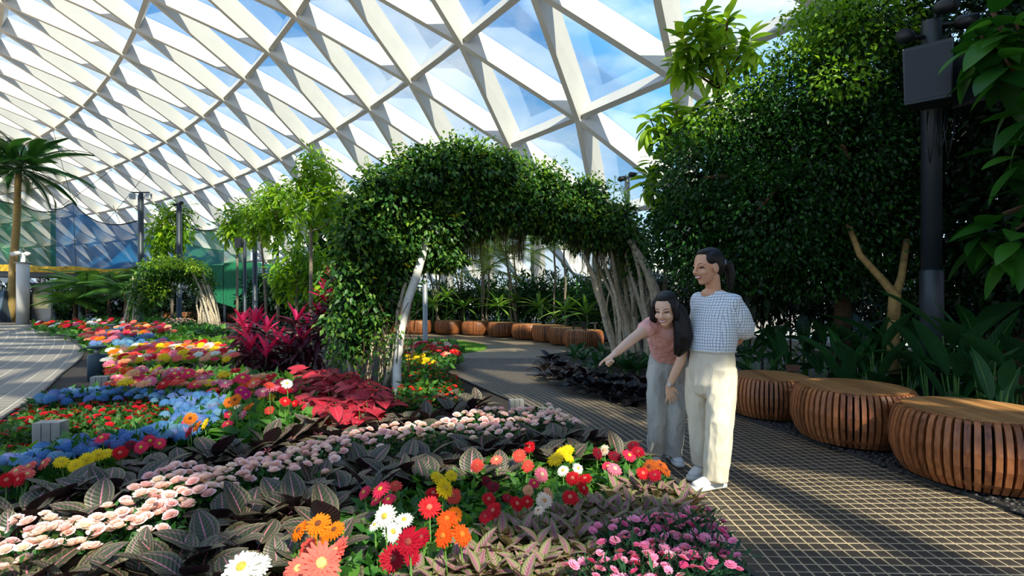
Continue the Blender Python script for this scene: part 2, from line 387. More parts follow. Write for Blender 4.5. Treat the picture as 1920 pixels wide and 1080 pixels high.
# ------------------------------------------------------------------ the glass shell
M_BEAM = mat('white_steel', (.74, .71, .65), .55, .03, 2)
M_STRUT = mat('strut_steel', (.6, .58, .53), .5, .05, 2)
M_GLASS = glassmat('roof_glass', (.93, .975, .99))
DTH = .0316774
RINGS = [  # offset from ring C, height above the eye, phase (in steps)  -- in units of RH
    (-2.05, 1.68, 1.5), (-1.65, 1.60, 1.0), (-1.26, 1.485, 4.5), (-.841, 1.3425, 4.0), (-.406, 1.1743, 2.5), (0, 1.0, 0.0), (.358, .786, -2.5), (.672, .551, -4.0), (.93, .285, -4.5), (1.10, .0, -5.0), (1.165, -.155, -5.5)]
RC, TH0 = 11.798, .637277
def ring_node(k, i):
    o, h, ph = RINGS[k]; a = TH0 + (ph + i) * DTH
    # index i counts steps so that staggered rings share their triangles
    return Vector((RCX + (RC + o) * RH * math.cos(a), RCY + (RC + o) * RH * math.sin(a), h * RH + CAMH)), a
def ring_normal(k, a):
    k0, k1 = max(k - 1, 0), min(k + 1, len(RINGS) - 1)
    do, dh = RINGS[k1][0] - RINGS[k0][0], RINGS[k1][1] - RINGS[k0][1]
    n = Vector((-dh * math.cos(a), -dh * math.sin(a), do)); n.normalize(); return n
ceiling = tag(empty('ceiling', (0, 0, 0)), 'vaulted glass shell of white triangulated steel beams over the garden', kind='structure')
def build_shell():
    amin, amax = .16, 1.36
    nodes = []
    for k in range(len(RINGS)):
        ph = RINGS[k][2]; d = {}
        for i in range(int(math.ceil((amin - TH0) / DTH - ph)), int((amax - TH0) / DTH - ph) + 1):
            p, a = ring_node(k, i); d[round(2 * (ph + i))] = (p, ring_normal(k, a))
        nodes.append(d)
    beams = []; panes = []
    for k, d in enumerate(nodes):
        for key, (p, nn) in d.items():
            if key + 2 in d: beams.append((p, d[key + 2][0], nn, d[key + 2][1], True))
            if k + 1 < len(nodes):
                e = nodes[k + 1]; a, b = (key - 1, key + 1)
                if (key + 1) not in e and key in e: a, b = key, key + 2
                if a in e: beams.append((p, e[a][0], nn, e[a][1], False))
                if b in e: beams.append((p, e[b][0], nn, e[b][1], False))
                if a in e and b in e: panes.append(((p, nn), e[a], e[b]))
                if b in e and key + 2 in d: panes.append(((p, nn), e[b], d[key + 2]))
    DEP = .62
    def beam_geo(b):
        p, q, n0, n1, strut = b; d = (q - p).normalized()
        w = .07 if strut else .08
        lo = .10 if strut else 0.0
        if strut: p, q = p + d * .12, q - d * .12
        t0 = d.cross(n0).normalized() * w; t1 = d.cross(n1).normalized() * w
        V = []
        for c, n_, t in ((p, n0, t0), (q, n1, t1)):
            V += [c + n_ * lo - t, c + n_ * lo + t, c + n_ * DEP + t, c + n_ * DEP - t]
        return V, [(0, 1, 5, 4), (1, 2, 6, 5), (2, 3, 7, 6), (3, 0, 4, 7), (3, 2, 1, 0), (4, 5, 6, 7)]
    def pane_geo(pn):
        c = sum((x[0] for x in pn), Vector()) / 3
        lo = [x[0] + x[1] * (DEP + .005) for x in pn]; hi = [x[0] + x[1] * (DEP + .03) for x in pn]
        return lo + hi, [(2, 1, 0), (3, 4, 5), (0, 1, 4, 3), (1, 2, 5, 4), (2, 0, 3, 5)]
    def size(pts):
        c = sum(pts, Vector()) / len(pts)
        if c.y < 1: return -c.length
        u, v = pix(c)
        if not (-150 < u < 2000 and -200 < v < 640): return -c.length
        q = [pix(p) for p in pts if p.y > .5]
        if len(q) < 2: return 0
        return max(math.hypot(q[0][0] - x[0], q[0][1] - x[1]) for x in q[1:])
    beams.sort(key=lambda b: -size([b[0], b[1]])); panes.sort(key=lambda p: -size([x[0] for x in p]))
    rest = [MB(), MB(), MB()]; nb = [0, 0]
    for b in beams:
        V, F = beam_geo(b); k = 0 if b[4] else 1
        nb[k] += 1
        if nb[k] <= 300 and size([b[0], b[1]]) > 0:
            MB().add(V, F).obj('strut' if b[4] else 'beam', M_STRUT if b[4] else M_BEAM, ceiling)
        else: rest[k].add(V, F)
    for i, pn in enumerate(panes):
        V, F = pane_geo(pn)
        if i < 300: MB().add(V, F).obj('glass_pane', M_GLASS, ceiling)
        else: rest[2].add(V, F)
    for mb, nm, m in zip(rest, ('strut_field', 'beam_field', 'glass_pane_field'), (M_STRUT, M_BEAM, M_GLASS)):
        if mb.v: mb.obj(nm, m, ceiling)['kind'] = 'stuff'
build_shell()
# low kerb wall the shell stands on
def kerb():
    r0, r1 = (RC + 1.165) * RH - .15, (RC + 1.165) * RH + .5; V = []; F = []
    n = 60
    for i in range(n + 1):
        a = .16 + (1.36 - .16) * i / n
        for r, z in ((r0, 0), (r0, .22), (r1, .22), (r1, 0)): V.append((*ringpt(r, a), z))
    for i in range(n):
        for j in range(3): F.append((i * 4 + j, (i + 1) * 4 + j, (i + 1) * 4 + j + 1, i * 4 + j + 1))
    tag(MB().add(V, F).obj('trim_1', mat('kerb_concrete', srgb(150, 148, 142), .8)), 'low concrete kerb at the foot of the glass shell', kind='structure')
kerb()
# ------------------------------------------------------------------ foliage tools
LT5 = np.array([(0, 0, 0), (.45, 0, -.05), (1, 0, -.14), (.42, .27, .03), (.42, -.27, .03)]); LF5 = np.array([(0, 1, 3), (0, 4, 1), (1, 2, 3), (1, 4, 2)])
LN5 = np.array([(0, 0, 0), (.5, 0, -.04), (1, 0, -.16), (.45, .12, .02), (.45, -.12, .02)])
def unit(a): return a / np.maximum(np.linalg.norm(a, axis=-1, keepdims=True), 1e-9)
def cloud(Pt, D, S, T=LT5, Fc=LF5):
    """leaves at points Pt growing along D with length S"""
    n = len(Pt); d = unit(D); s = unit(np.cross(d, RNG.normal(size=(n, 3)) * .55 + np.array([0, 0, 1.0]))); u = np.cross(s, d)
    S = np.broadcast_to(S, (n,))[:, None, None]
    V = Pt[:, None] + S * (T[None, :, 0:1] * d[:, None] + T[None, :, 1:2] * s[:, None] + T[None, :, 2:3] * u[:, None])
    F = Fc[None] + (np.arange(n) * len(T))[:, None, None]
    return V.reshape(-1, 3), F.reshape(-1, 3)
def blob_pts(blobs, lo=.72, hi=1.04):
    Pn = []; Nn = []
    for cx, cy, cz, rx, ry, rz, n in blobs:
        d = unit(RNG.normal(size=(n, 3))); r = RNG.uniform(lo, hi, (n, 1)); rr = np.array([rx, ry, rz])
        # lumpy surface
        lump = 1 + .12 * np.sin(d[:, :1] * 7 + cx) * np.cos(d[:, 1:2] * 6 + cy) + .10 * np.sin(d[:, 2:3] * 9 + cz)
        Pn.append(np.array([cx, cy, cz]) + d * rr * r * lump); Nn.append(d)
    return np.concatenate(Pn), np.concatenate(Nn)
def foliage(name, blobs, size, m, parent, narrow=False, droop=.35, wild=.7, lo=.72, hi=1.04):
    p, nn = blob_pts(blobs, lo, hi); n = len(p)
    D = nn * .6 + RNG.normal(size=(n, 3)) * wild * .6 + np.array([0, 0, -droop])
    V, F = cloud(p, D, RNG.uniform(size * .65, size * 1.25, n), LN5 if narrow else LT5)
    o = link(name, np_mesh(name, V, F, m), parent); return o
def pb(u, v, Y, ru, rv, n, ry=None):          # blob given by where it shows
    c = P(u, v, Y); a, b = ru / FPX * Y, rv / FPX * Y
    return (c.x, c.y, c.z, a, ry if ry else (a + b) / 2, b, n)
def broad(name, L, Wd, m, droop=.3, cup=.15, nl=8, peak=.45, tip=1.0, wave=0.0, petiole=0.0, heart=0.0, base=0.0):
    """a broad leaf mesh along +X with UVs; petiole along -X side first"""
    V = []; UV = []; F = []; nc = 5; x0 = petiole
    for i in range(nl + 1):
        t = i / nl
        w = Wd / 2 * max(base * (1 - t), (math.sin(math.pi * t ** (math.log(.5) / math.log(peak))) ** .8 if 0 < t < 1 else 0))
        if t == 1: w = .0015
        if i == 0: w = max(w, .003) + heart * Wd * .25
        z = -droop * L * t ** 2
        for j in range(nc):
            s = j / (nc - 1) * 2 - 1
            xx = L * t - (heart * L * .3 * abs(s) * (1 - t) ** 2)
            V.append((x0 + xx, w * s, z + cup * abs(s) ** 1.5 * w * 1.2 + wave * L * math.sin(t * 19 + s * 2) * abs(s)))
            UV.append((j / (nc - 1), t))
    for i in range(nl):
        for j in range(nc - 1):
            a = i * nc + j; F.append((a, a + nc, a + nc + 1, a + 1))
    if petiole:
        b = len(V); r = .004
        for x in (0, petiole + L * .02):
            for k in range(3):
                t = 2.094 * k; V.append((x, r * math.cos(t), r * math.sin(t) - .002)); UV.append((.5, .02))
        F += [(b, b + 1, b + 4, b + 3), (b + 1, b + 2, b + 5, b + 4), (b + 2, b, b + 3, b + 5)]
    return np_mesh(name, np.array(V), np.array(F), m, True, np.array(UV))
def rosette(root, meshes, n, pitch, scale, r0=.01, z0=.02, roll=.25, jitter=.2, name='leaf'):
    """leaves set around the stem, outer ones lower"""
    for i in range(n):
        t = i / max(1, n - 1); yaw = i * 2.4 + R(-.35, .35)
        pt = pitch[0] + (pitch[1] - pitch[0]) * t + R(-jitter, jitter)
        link(name, random.choice(meshes), root, (r0 * math.cos(yaw), r0 * math.sin(yaw), z0 + .03 * t), (R(-roll, roll), -pt, yaw), scale * R(.8, 1.12) * (1 - .25 * t))
ORD = ['first', 'second', 'third', 'fourth', 'fifth', 'sixth', 'seventh', 'eighth', 'ninth', 'tenth', 'eleventh', 'twelfth', 'thirteenth', 'fourteenth', 'fifteenth', 'sixteenth', 'seventeenth', 'eighteenth', 'nineteenth', 'twentieth']
def trunk_mesh(mb, pts, r0, r1, n=8):
    k = len(pts); mb.tube(pts, [r0 + (r1 - r0) * i / (k - 1) for i in range(k)], n)

L_DARK = leafmat('dark_evergreen', [srgb(18, 44, 16), srgb(25, 60, 20), srgb(34, 78, 25), srgb(58, 108, 32)], .3, .4)
L_MID = leafmat('mid_green_leaf', [srgb(34, 74, 26), srgb(52, 104, 34), srgb(84, 134, 44)], .35)
L_VINE = leafmat('vine_leaf', [srgb(36, 72, 28), srgb(52, 98, 36), srgb(72, 120, 44), srgb(128, 156, 58)], .34, .42)
L_LIME = leafmat('lime_leaf', [srgb(104, 146, 34), srgb(140, 176, 44), srgb(176, 196, 60)], .45)
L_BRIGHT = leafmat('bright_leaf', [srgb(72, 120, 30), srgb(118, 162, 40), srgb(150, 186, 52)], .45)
L_SHADE = leafmat('deep_shade_leaf', [srgb(14, 34, 14), srgb(22, 50, 20), srgb(32, 66, 26)], .25)  # darker greens: deep shade put into the leaf colour
L_MOSS = leafmat('spanish_moss', [srgb(96, 98, 76), srgb(128, 126, 98), srgb(74, 78, 58)], .3, .9, .1)
L_YEL = leafmat('yellow_petal', [srgb(240, 200, 20), srgb(252, 222, 50)], .3)
M_BARK = mat('pale_bark', srgb(192, 176, 150), .9, .3, 16, bump=.5)
M_BARKW = mat('white_bark', srgb(222, 214, 200), .85, .12, 14, bump=.3)
M_BARKG = mat('grey_bark', srgb(126, 112, 92), .9, .3, 20, bump=.5)
M_BARKD = mat('brown_bark', srgb(86, 62, 42), .9, .3, 22, bump=.5)
M_STEM = mat('green_stem', srgb(84, 122, 44), .6, .25, 20)

# ------------------------------------------------------------------ the vine arch over the path
def arch(loc, rz, span, height, label, depth, scale, nleaf, group=None, hero=True):
    """two clumps of pale trunks leaning together under a crown of vines; local x along the span"""
    root = thing('vine_arch', label, 'arch', loc, rz, group)
    h2 = span / 2
    def top(x): return height * (.80 - .30 * (x / h2) ** 2)       # underside of crown
    for side in (() if hero else (-1, 1)):
        nt = 9 if hero else 7
        for i in range(nt):
            bx = side * h2 * R(.78, 1.05); by = depth * R(-.42, .42)
            tx = side * h2 * R(.30, .74); ty = by * .8 + R(-.15, .15); tz = top(tx) + .25
            pts = []
            for k in range(7):
                t = k / 6
                pts.append((bx + (tx - bx) * t ** 1.7 + .04 * math.sin(5 * t + i), by + (ty - by) * t + .04 * math.cos(4 * t + i), .03 + (tz - .03) * t))
            r = R(.022, .048) * scale * (1.35 if i == 0 else 1)
            mb = MB(); trunk_mesh(mb, pts, r, r * .7, 8)
            if i % 2 == 0:
                a = Vector(pts[2]); b = Vector(pts[5]) + Vector((R(-.2, .2), R(-.35, .35), 0)); mb.tube([a, (a + b) / 2 + Vector((R(-.08, .08), R(-.08, .08), 0)), b], [r * .6, r * .5, r * .4], 6)
            mb.obj('trunk', M_BARK if (i or side > 0) else M_BARKW, root, True)
    return root, h2, top
A0 = Vector((-1.75, 7.35, 0)); A1 = Vector((2.05, 9.9, 0))
ac = (A0 + A1) / 2; ad = A1 - A0; arz = math.atan2(ad.y, ad.x)
big, bh2, btop = arch(tuple((ac.x, ac.y, .03)), arz, ad.length, 3.4, 'large vine-covered arch with pale trunks spanning the paved path', 1.3, 1.0, 0)
# front white trunk that leans beside the path, as in the picture
inv = Matrix.Rotation(-arz, 4, 'Z') @ Matrix.Translation(-Vector((ac.x, ac.y, .03)))
mb = MB(); pts = [inv @ p for p in (G(745, 757, .03), P(744, 690, 6.9), P(752, 620, 7.0), P(764, 565, 7.1), P(780, 520, 7.25), P(800, 450, 7.5))]
mb.tube(pts, [.062, .052, .052, .056, .056, .05], 10); mb.obj('trunk', M_BARKW, big, True)
for bu, tu, w, Yb, tv in ((690, 700, .04, 7.2, 520), (705, 738, .032, 7.3, 540), (716, 764, .03, 7.0, 530), (668, 676, .035, 7.5, 520), (728, 712, .028, 7.1, 540), (738, 752, .026, 7.4, 560), (655, 650, .03, 7.7, 540)):
    mb = MB(); vb = HOR + FPX * 1.25 / Yb
    ps = [inv @ P(bu + (tu - bu) * t + 7 * math.sin(6 * t + bu), vb + (tv - vb) * t, Yb + .25 * t) for t in (0, .25, .5, .75, 1)]
    mb.tube(ps, [w * 1.1, w, w, w * .9, w * .8], 8); mb.obj('trunk', M_BARK, big, True)
# right clump of thin pale stems
for i in range(17):
    bu = 1150 + i * 5.6 + R(-4, 4); tu = 1090 + i * 7.0 + R(-14, 14); Yb = R(9.3, 10.4); vb = HOR + FPX * 1.27 / Yb
    tv = R(430, 480); w = R(.022, .045); mb = MB()
    ps = [inv @ P(bu + (tu - bu) * (t ** 1.5) + 5 * math.sin(7 * t + i), vb + (tv - vb) * t, Yb + .1 * math.sin(3 * t + i)) for t in (0, .2, .4, .6, .8, 1)]
    mb.tube(ps, [w * 1.2, w, w, w, w * .9, w * .8], 7)
    if i % 3 == 0:
        a = ps[2]; mb.tube([a, a + Vector((R(-.25, .25), R(-.2, .2), .35)), a + Vector((R(-.4, .4), R(-.2, .2), .85))], [w * .7, w * .6, w * .5], 6)
    mb.obj('trunk', M_BARK, big, True)
mb = MB(); ps = [inv @ p for p in (P(1245, 600, 9.2), P(1228, 540, 9.2), P(1205, 490, 9.2), P(1180, 450, 9.3))]
mb.tube(ps, [.075, .07, .065, .05], 10); mb.obj('trunk', M_BARK, big, True)
# crown of vines: lumps given by where they show, at the arch's own depth
def ydep(u): return 7.1 + max(0, min(1, (u - 640) / 560)) * 2.8
def ablob(u, v, ru, rv, n, dy=0.0, ry=.75): return pb(u, v, ydep(u) + dy, ru, rv, n, ry)
AB = [(672, 520, 48, 105, 2565), (660, 610, 38, 80, 1215), (690, 440, 62, 80, 2565), (715, 560, 42, 60, 1080), (735, 385, 72, 75, 2835), (745, 470, 60, 70, 2295), (800, 340, 72, 62, 2835), (810, 425, 70, 60, 2565), (870, 325, 76, 62, 2970), (885, 395, 72, 52, 2430),
      (940, 340, 62, 58, 2430), (965, 392, 60, 46, 2025), (1010, 365, 60, 52, 2295), (1040, 410, 62, 44, 2025), (1085, 385, 62, 52, 2295), (1110, 435, 58, 38, 1620), (1145, 420, 52, 46, 1755), (1180, 455, 40, 40, 1080), (830, 480, 48, 30, 945), (1190, 490, 34, 36, 675)]
AB = [ablob(*b) for b in AB]
iv = np.array(inv)
def to_local(o, M=iv):
    me = o.data; co = np.empty(len(me.vertices) * 3, dtype=np.float32); me.vertices.foreach_get('co', co)
    co = co.reshape(-1, 3) @ np.array(M)[:3, :3].T + np.array(M)[:3, 3]; me.vertices.foreach_set('co', co.astype(np.float32).ravel()); me.update(); return o
o = foliage('foliage', AB, .082, L_VINE, big, droop=.5, lo=.5, hi=1.06); to_local(o); o['kind'] = 'stuff'
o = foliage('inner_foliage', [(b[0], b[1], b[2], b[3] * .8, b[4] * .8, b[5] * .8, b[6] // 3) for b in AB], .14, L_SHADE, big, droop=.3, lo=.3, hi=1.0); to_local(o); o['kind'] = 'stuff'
o = foliage('sun_tinted_shoots', [ablob(*b) for b in ((800, 300, 70, 24, 500), (880, 285, 70, 24, 520), (960, 312, 60, 24, 360), (1020, 325, 50, 24, 300), (1095, 350, 50, 20, 300), (720, 350, 50, 30, 300), (680, 400, 34, 34, 240), (1060, 392, 60, 22, 300), (1150, 388, 40, 22, 200), (780, 400, 90, 60, 260), (880, 370, 90, 50, 260), (700, 480, 50, 90, 220), (1090, 410, 70, 30, 260))], .07, L_BRIGHT, big, lo=.5, hi=1.15); to_local(o); o['kind'] = 'stuff'  # sun on the crown top put into a brighter leaf colour
# loose tendrils standing off the crown
for i in range(46):
    u = R(690, 1180); v0 = 300 + max(0, (u - 900)) * .28 + max(0, 800 - u) * .55
    c = inv @ P(u, v0, ydep(u)); mb = MB(); ps = [c]; d = Vector((R(-.5, .5), R(-.5, .5), 1))
    for k in range(5): d = (d + Vector((R(-.5, .5), R(-.5, .5), R(-.5, .2)))).normalized(); ps.append(ps[-1] + d * R(.05, .11))
    mb.tube(ps, [.006, .005, .005, .004, .004, .003], 4)
    for p_ in ps[1:]:
        for q in range(2):
            a = Vector((R(-1, 1), R(-1, 1), R(-.3, .6))).normalized(); s = a.cross(Vector((0, 0, 1))).normalized() * .014
            mb.add([p_, p_ + a * .03 + s, p_ + a * .065, p_ + a * .03 - s], [(0, 1, 2, 3)])
    mb.obj('tendril', L_BRIGHT, big)
# hanging moss under the crown
for u, v, l, w in ((968, 425, .75, .16), (940, 430, .45, .14), (975, 440, .6, .10), (880, 450, .6, .2), (840, 470, .5, .2), (1100, 440, .9, .16), (1125, 450, .8, .14), (1150, 455, .9, .16), (1170, 470, .8, .14), (1075, 440, .6, .14), (905, 440, .45, .14), (1185, 480, .8, .12), (1060, 430, .4, .2)):
    Y = ydep(u) + R(-.1, .2); c = inv @ P(u, v, Y); n = 90
    V = []; F = []
    for i in range(n):
        x, y = random.gauss(0, w * .45), random.gauss(0, w * .45); ll = l * R(.4, 1.0); a = R(0, 6.28); w2 = .005
        p0 = c + Vector((x, y, R(0, .1))); b = len(V); dx, dy = R(-.03, .03), R(-.03, .03)
        for t in (0, .5, 1):
            q = p0 + Vector((dx * t + .012 * math.sin(9 * t + i), dy * t, -ll * t)); ww = w2 * (1 - .6 * t)
            V += [q + Vector((ww * math.cos(a), ww * math.sin(a), 0)), q - Vector((ww * math.cos(a), ww * math.sin(a), 0))]
        F += [(b, b + 1, b + 3, b + 2), (b + 2, b + 3, b + 5, b + 4)]
    MB().add(V, F).obj('hanging_moss', L_MOSS, big)
# a few yellow flowers and yellowed leaves in the crown
for u, v in ((866, 293), (904, 287), (852, 402), (858, 408), (768, 495), (700, 520), (1062, 385)):
    c = inv @ (P(u, v, ydep(u) - .62)); mb = MB()
    for k in range(7):
        a = Vector((R(-1, 1), R(-1, 1), R(-.6, .6))).normalized(); s = a.cross(Vector((0, .3, 1))).normalized() * .016
        p_ = c + Vector((R(-.04, .04), R(-.04, .04), R(-.04, .04))); mb.add([p_, p_ + a * .025 + s, p_ + a * .05, p_ + a * .025 - s], [(0, 1, 2, 3)])
    mb.obj('yellow_flower', L_YEL, big)
# thin dark creeper stems winding on the trunks
mb = MB()
for i in range(16):
    u = R(665, 775); Y = 6.85 + R(0, .5); ps = [inv @ P(u + 8 * math.sin(3 * t + i) + t * R(0, 6), 735 - 42 * t, Y) for t in range(5)]
    mb.tube(ps, .006, 4)
mb.obj('creeper_stem', M_BARKD, big)
foliage_c = foliage('creeper_leaf_field', [pb(700, 620, 6.95, 40, 110, 260, .3), (pb(735, 640, 6.95, 30, 90, 120, .3))], .07, L_VINE, big, lo=.2, hi=1.0); to_local(foliage_c); foliage_c['kind'] = 'stuff'

# ------------------------------------------------------------------ the shaded border on the right
def tree(name, label, base, top, r, blobs, size, m, bark, cat='tree', group=None, branches=6, narrow=False, extra=None, **k):
    base = Vector(base); t = thing(name, label, cat, tuple(base), 0, group); mb = MB()
    top = Vector(top) - base
    pts = [Vector((top.x * s + .06 * math.sin(5 * s), top.y * s + .05 * math.cos(4 * s) - .05, top.z * s)) for s in (0, .25, .5, .75, 1)]
    trunk_mesh(mb, pts, r, r * .6); mb.obj('trunk', bark, t, True)
    for i in range(branches):
        b = blobs[i % len(blobs)]; e = Vector(b[:3]) - base + Vector((R(-.3, .3) * b[3], R(-.3, .3) * b[4], R(-.2, .4) * b[5]))
        s = pts[2] + (pts[4] - pts[2]) * R(0, 1); mid = (s + e) / 2 + Vector((0, 0, R(.0, .15)))
        mb = MB(); mb.tube([s, mid, e], [r * .5, r * .35, r * .15], 6); mb.obj('branch', bark, t, True)
    o = foliage('foliage', blobs, size, m, t, narrow, **k); to_local(o, Matrix.Translation(-base)); o['kind'] = 'stuff'
    return t
dark = tree('evergreen_tree', 'huge dense dark evergreen tree with tiny leaves right of the arch', (4.5, 7.7, .02), P(1560, 150, 7.43), .12,
     [pb(1330, 330, 7.34, 110, 105, 5130), pb(1420, 255, 7.25, 105, 105, 5130), pb(1500, 190, 7.07, 105, 95, 4860), pb(1600, 120, 6.98, 105, 105, 4860), pb(1580, 285, 6.80, 125, 125, 5670), pb(1450, 400, 6.89, 135, 110, 5670), pb(1300, 430, 7.34, 85, 75, 3240),
      pb(1630, 420, 6.89, 110, 120, 4860), pb(1690, 235, 6.98, 80, 110, 3240), pb(1360, 500, 7.25, 115, 55, 3240), pb(1540, 500, 7.07, 130, 65, 3510), pb(1660, 35, 7.07, 95, 60, 3510), pb(1560, 45, 7.25, 62, 50, 2025), pb(1245, 440, 7.70, 45, 60, 1215), pb(1700, 540, 6.98, 70, 70, 1620)],
     .064, L_DARK, M_BARKD, branches=15, lo=.5)
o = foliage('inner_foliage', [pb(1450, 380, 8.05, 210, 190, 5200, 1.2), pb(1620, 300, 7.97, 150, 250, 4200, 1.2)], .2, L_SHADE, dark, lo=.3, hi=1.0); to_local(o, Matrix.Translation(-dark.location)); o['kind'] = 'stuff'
o = foliage('sun_tinted_shoots', [pb(1560, 30, 6.80, 80, 40, 900), pb(1640, 30, 6.71, 80, 50, 900), pb(1520, 60, 6.8, 50, 50, 400), pb(1600, 80, 6.6, 80, 50, 500), pb(1480, 105, 6.80, 60, 34, 420), pb(1400, 175, 6.98, 60, 34, 420), pb(1330, 240, 7.16, 60, 30, 360), pb(1690, 90, 6.71, 46, 40, 300), pb(1580, 150, 6.27, 70, 40, 320)], .07, L_BRIGHT, dark, lo=.4, hi=1.15); to_local(o, Matrix.Translation(-dark.location)); o['kind'] = 'stuff'  # backlit look of the tree top put into a brighter leaf colour
mb = MB(); b0 = dark.location
for q in ((P(1675, 620, 6.18), P(1680, 555, 6.18), P(1650, 520, 6.27), P(1612, 478, 6.35), P(1590, 420, 6.53)), (P(1675, 600, 6.18), P(1676, 560, 6.18), P(1690, 520, 6.27), P(1700, 450, 6.44))):
    mb.tube([p - b0 for p in q], [.06, .055, .04, .035, .03][:len(q)], 8)
mb.tube([P(1675, 700, 6.18) - b0, P(1675, 600, 6.18) - b0], [.07, .06], 8)
mb.obj('low_fork', mat('sun_tinted_bark', srgb(150, 118, 66), .9, .3, 16), dark, True)  # sunlight put into a paler bark colour than the trunk
dark2 = tree('evergreen_tree', 'tall dark evergreen behind the loudspeaker pole at the right edge', (5.9, 6.6, .02), (5.8, 6.6, 4.6), .16,
     [pb(1830, 60, 6.64, 130, 120, 3000), pb(1900, 200, 6.48, 130, 130, 3000), pb(1800, 250, 6.79, 90, 130, 2600), pb(1860, 400, 6.64, 130, 130, 3000), pb(1780, 430, 6.95, 80, 110, 2000), pb(1930, 500, 6.32, 90, 110, 2000), pb(1850, 560, 6.64, 120, 70, 2000), pb(2000, 300, 6.1, 120, 240, 3000), pb(1990, 60, 6.1, 120, 140, 2000)],
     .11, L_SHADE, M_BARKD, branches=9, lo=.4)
hedge_pts = [(1230, 560, 10.6, 80, 46), (1330, 545, 9.9, 90, 60), (1440, 560, 9.4, 90, 60), (1560, 570, 9.0, 100, 60), (1680, 575, 8.8, 100, 66), (1800, 590, 8.6, 100, 70), (1930, 590, 8.2, 110, 80)]
h = thing('hedge', 'deep shaded hedge behind the paddle-leaved plants on the right', 'hedge', (5.2, 8.9, .02))
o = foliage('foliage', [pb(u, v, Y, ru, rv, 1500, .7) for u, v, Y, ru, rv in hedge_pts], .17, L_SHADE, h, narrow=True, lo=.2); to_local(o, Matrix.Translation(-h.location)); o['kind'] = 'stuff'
mb = MB()
for i in range(26):
    u = 1240 + i * 27; Y = 9.9 - (u - 1240) * .0025; p_ = P(u, 560, Y) - h.location; mb.tube([(p_.x, p_.y, -.02), (p_.x + R(-.1, .1), p_.y, .9), (p_.x + R(-.2, .2), p_.y, 1.5)], [.02, .016, .01], 5)
mb.obj('stems', M_BARKD, h)['kind'] = 'stuff'
# the big-leaved tree lit by the sun above the dark evergreen
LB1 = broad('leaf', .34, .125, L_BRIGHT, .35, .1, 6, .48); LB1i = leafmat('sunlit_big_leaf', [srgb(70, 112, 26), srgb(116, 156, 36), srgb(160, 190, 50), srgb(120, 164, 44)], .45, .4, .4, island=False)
LB1.materials[0] = LB1i
def leafy_tree(name, label, base, tips, meshes, scale, bark, r, per=12, spread=1.0, pitch=(.2, -.9), cat='tree', group=None):
    base = Vector(base); t = thing(name, label, cat, tuple(base), 0, group)
    top = max((Vector(x) for x in tips), key=lambda p: p.z) - base
    mb = MB(); pts = [Vector((top.x * s * s, top.y * s * s, top.z * s)) for s in (0, .3, .6, .85, 1)]; mb.tube(pts, [r, r * .9, r * .75, r * .6, r * .3], 8); mb.obj('trunk', bark, t, True)
    for tp in tips:
        e = Vector(tp) - base; s = pts[2] if e.z > pts[2].z + .3 else pts[1]
        s = min((Vector((top.x * q * q, top.y * q * q, top.z * q)) for q in (.3, .45, .6, .7, .8)), key=lambda p: (p - e).length)
        mb = MB(); mb.tube([s, (s * .45 + e * .55) - Vector((0, 0, .04)), e], [r * .45, r * .3, r * .18], 6); mb.obj('branch', bark, t, True)
        for i in range(per):
            f = i / per; q = e - Vector((0, 0, .28 * spread * (1 - f))); yaw = i * 2.4 + R(-.4, .4)
            link('leaf', random.choice(meshes), t, tuple(q), (R(-.4, .4), -(pitch[1] + (pitch[0] - pitch[1]) * f + R(-.3, .3)), yaw), scale * R(.75, 1.15))
    return t
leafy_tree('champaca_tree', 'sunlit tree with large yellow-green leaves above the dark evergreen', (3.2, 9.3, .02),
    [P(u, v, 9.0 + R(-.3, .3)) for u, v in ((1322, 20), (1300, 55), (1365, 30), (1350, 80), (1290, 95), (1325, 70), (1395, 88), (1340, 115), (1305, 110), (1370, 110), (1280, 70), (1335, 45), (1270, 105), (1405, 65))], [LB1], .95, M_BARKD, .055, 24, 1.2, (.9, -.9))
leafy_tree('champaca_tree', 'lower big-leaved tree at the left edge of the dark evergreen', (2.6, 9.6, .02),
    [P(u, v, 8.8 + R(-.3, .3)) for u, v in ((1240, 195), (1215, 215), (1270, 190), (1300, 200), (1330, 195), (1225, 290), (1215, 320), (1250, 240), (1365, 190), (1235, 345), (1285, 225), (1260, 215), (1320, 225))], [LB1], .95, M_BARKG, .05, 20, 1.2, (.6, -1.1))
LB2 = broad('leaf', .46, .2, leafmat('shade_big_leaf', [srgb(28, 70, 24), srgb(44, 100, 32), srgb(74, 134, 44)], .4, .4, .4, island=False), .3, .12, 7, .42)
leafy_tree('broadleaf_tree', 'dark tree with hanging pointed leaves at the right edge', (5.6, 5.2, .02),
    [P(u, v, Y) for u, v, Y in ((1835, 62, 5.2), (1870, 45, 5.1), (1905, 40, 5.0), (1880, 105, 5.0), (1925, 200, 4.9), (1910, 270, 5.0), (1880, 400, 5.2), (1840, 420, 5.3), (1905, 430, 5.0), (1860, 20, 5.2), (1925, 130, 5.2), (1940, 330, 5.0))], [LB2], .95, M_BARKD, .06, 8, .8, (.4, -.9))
bt = [o_ for o_ in COL.objects if o_.name == 'broadleaf_tree'][0]
o = foliage('crown', [(5.9, 4.2, 5.3, 1.3, 1.4, 1.0, 1500), (6.5, 2.6, 5.3, 1.6, 1.5, 1.2, 2000), (5.4, 1.4, 6.2, 1.4, 1.4, .9, 1500), (6.9, 4.2, 4.2, 1.2, 1.5, 1.0, 1200), (4.9, -.6, 6.4, 1.3, 1.3, .8, 350), (7.0, .2, 5.8, 1.6, 1.6, 1.4, 1500)], .3, L_DARK, bt, lo=.3); to_local(o, Matrix.Translation(-bt.location)); o['kind'] = 'stuff'  # unseen off-frame crown, added to shade the border and dapple the path
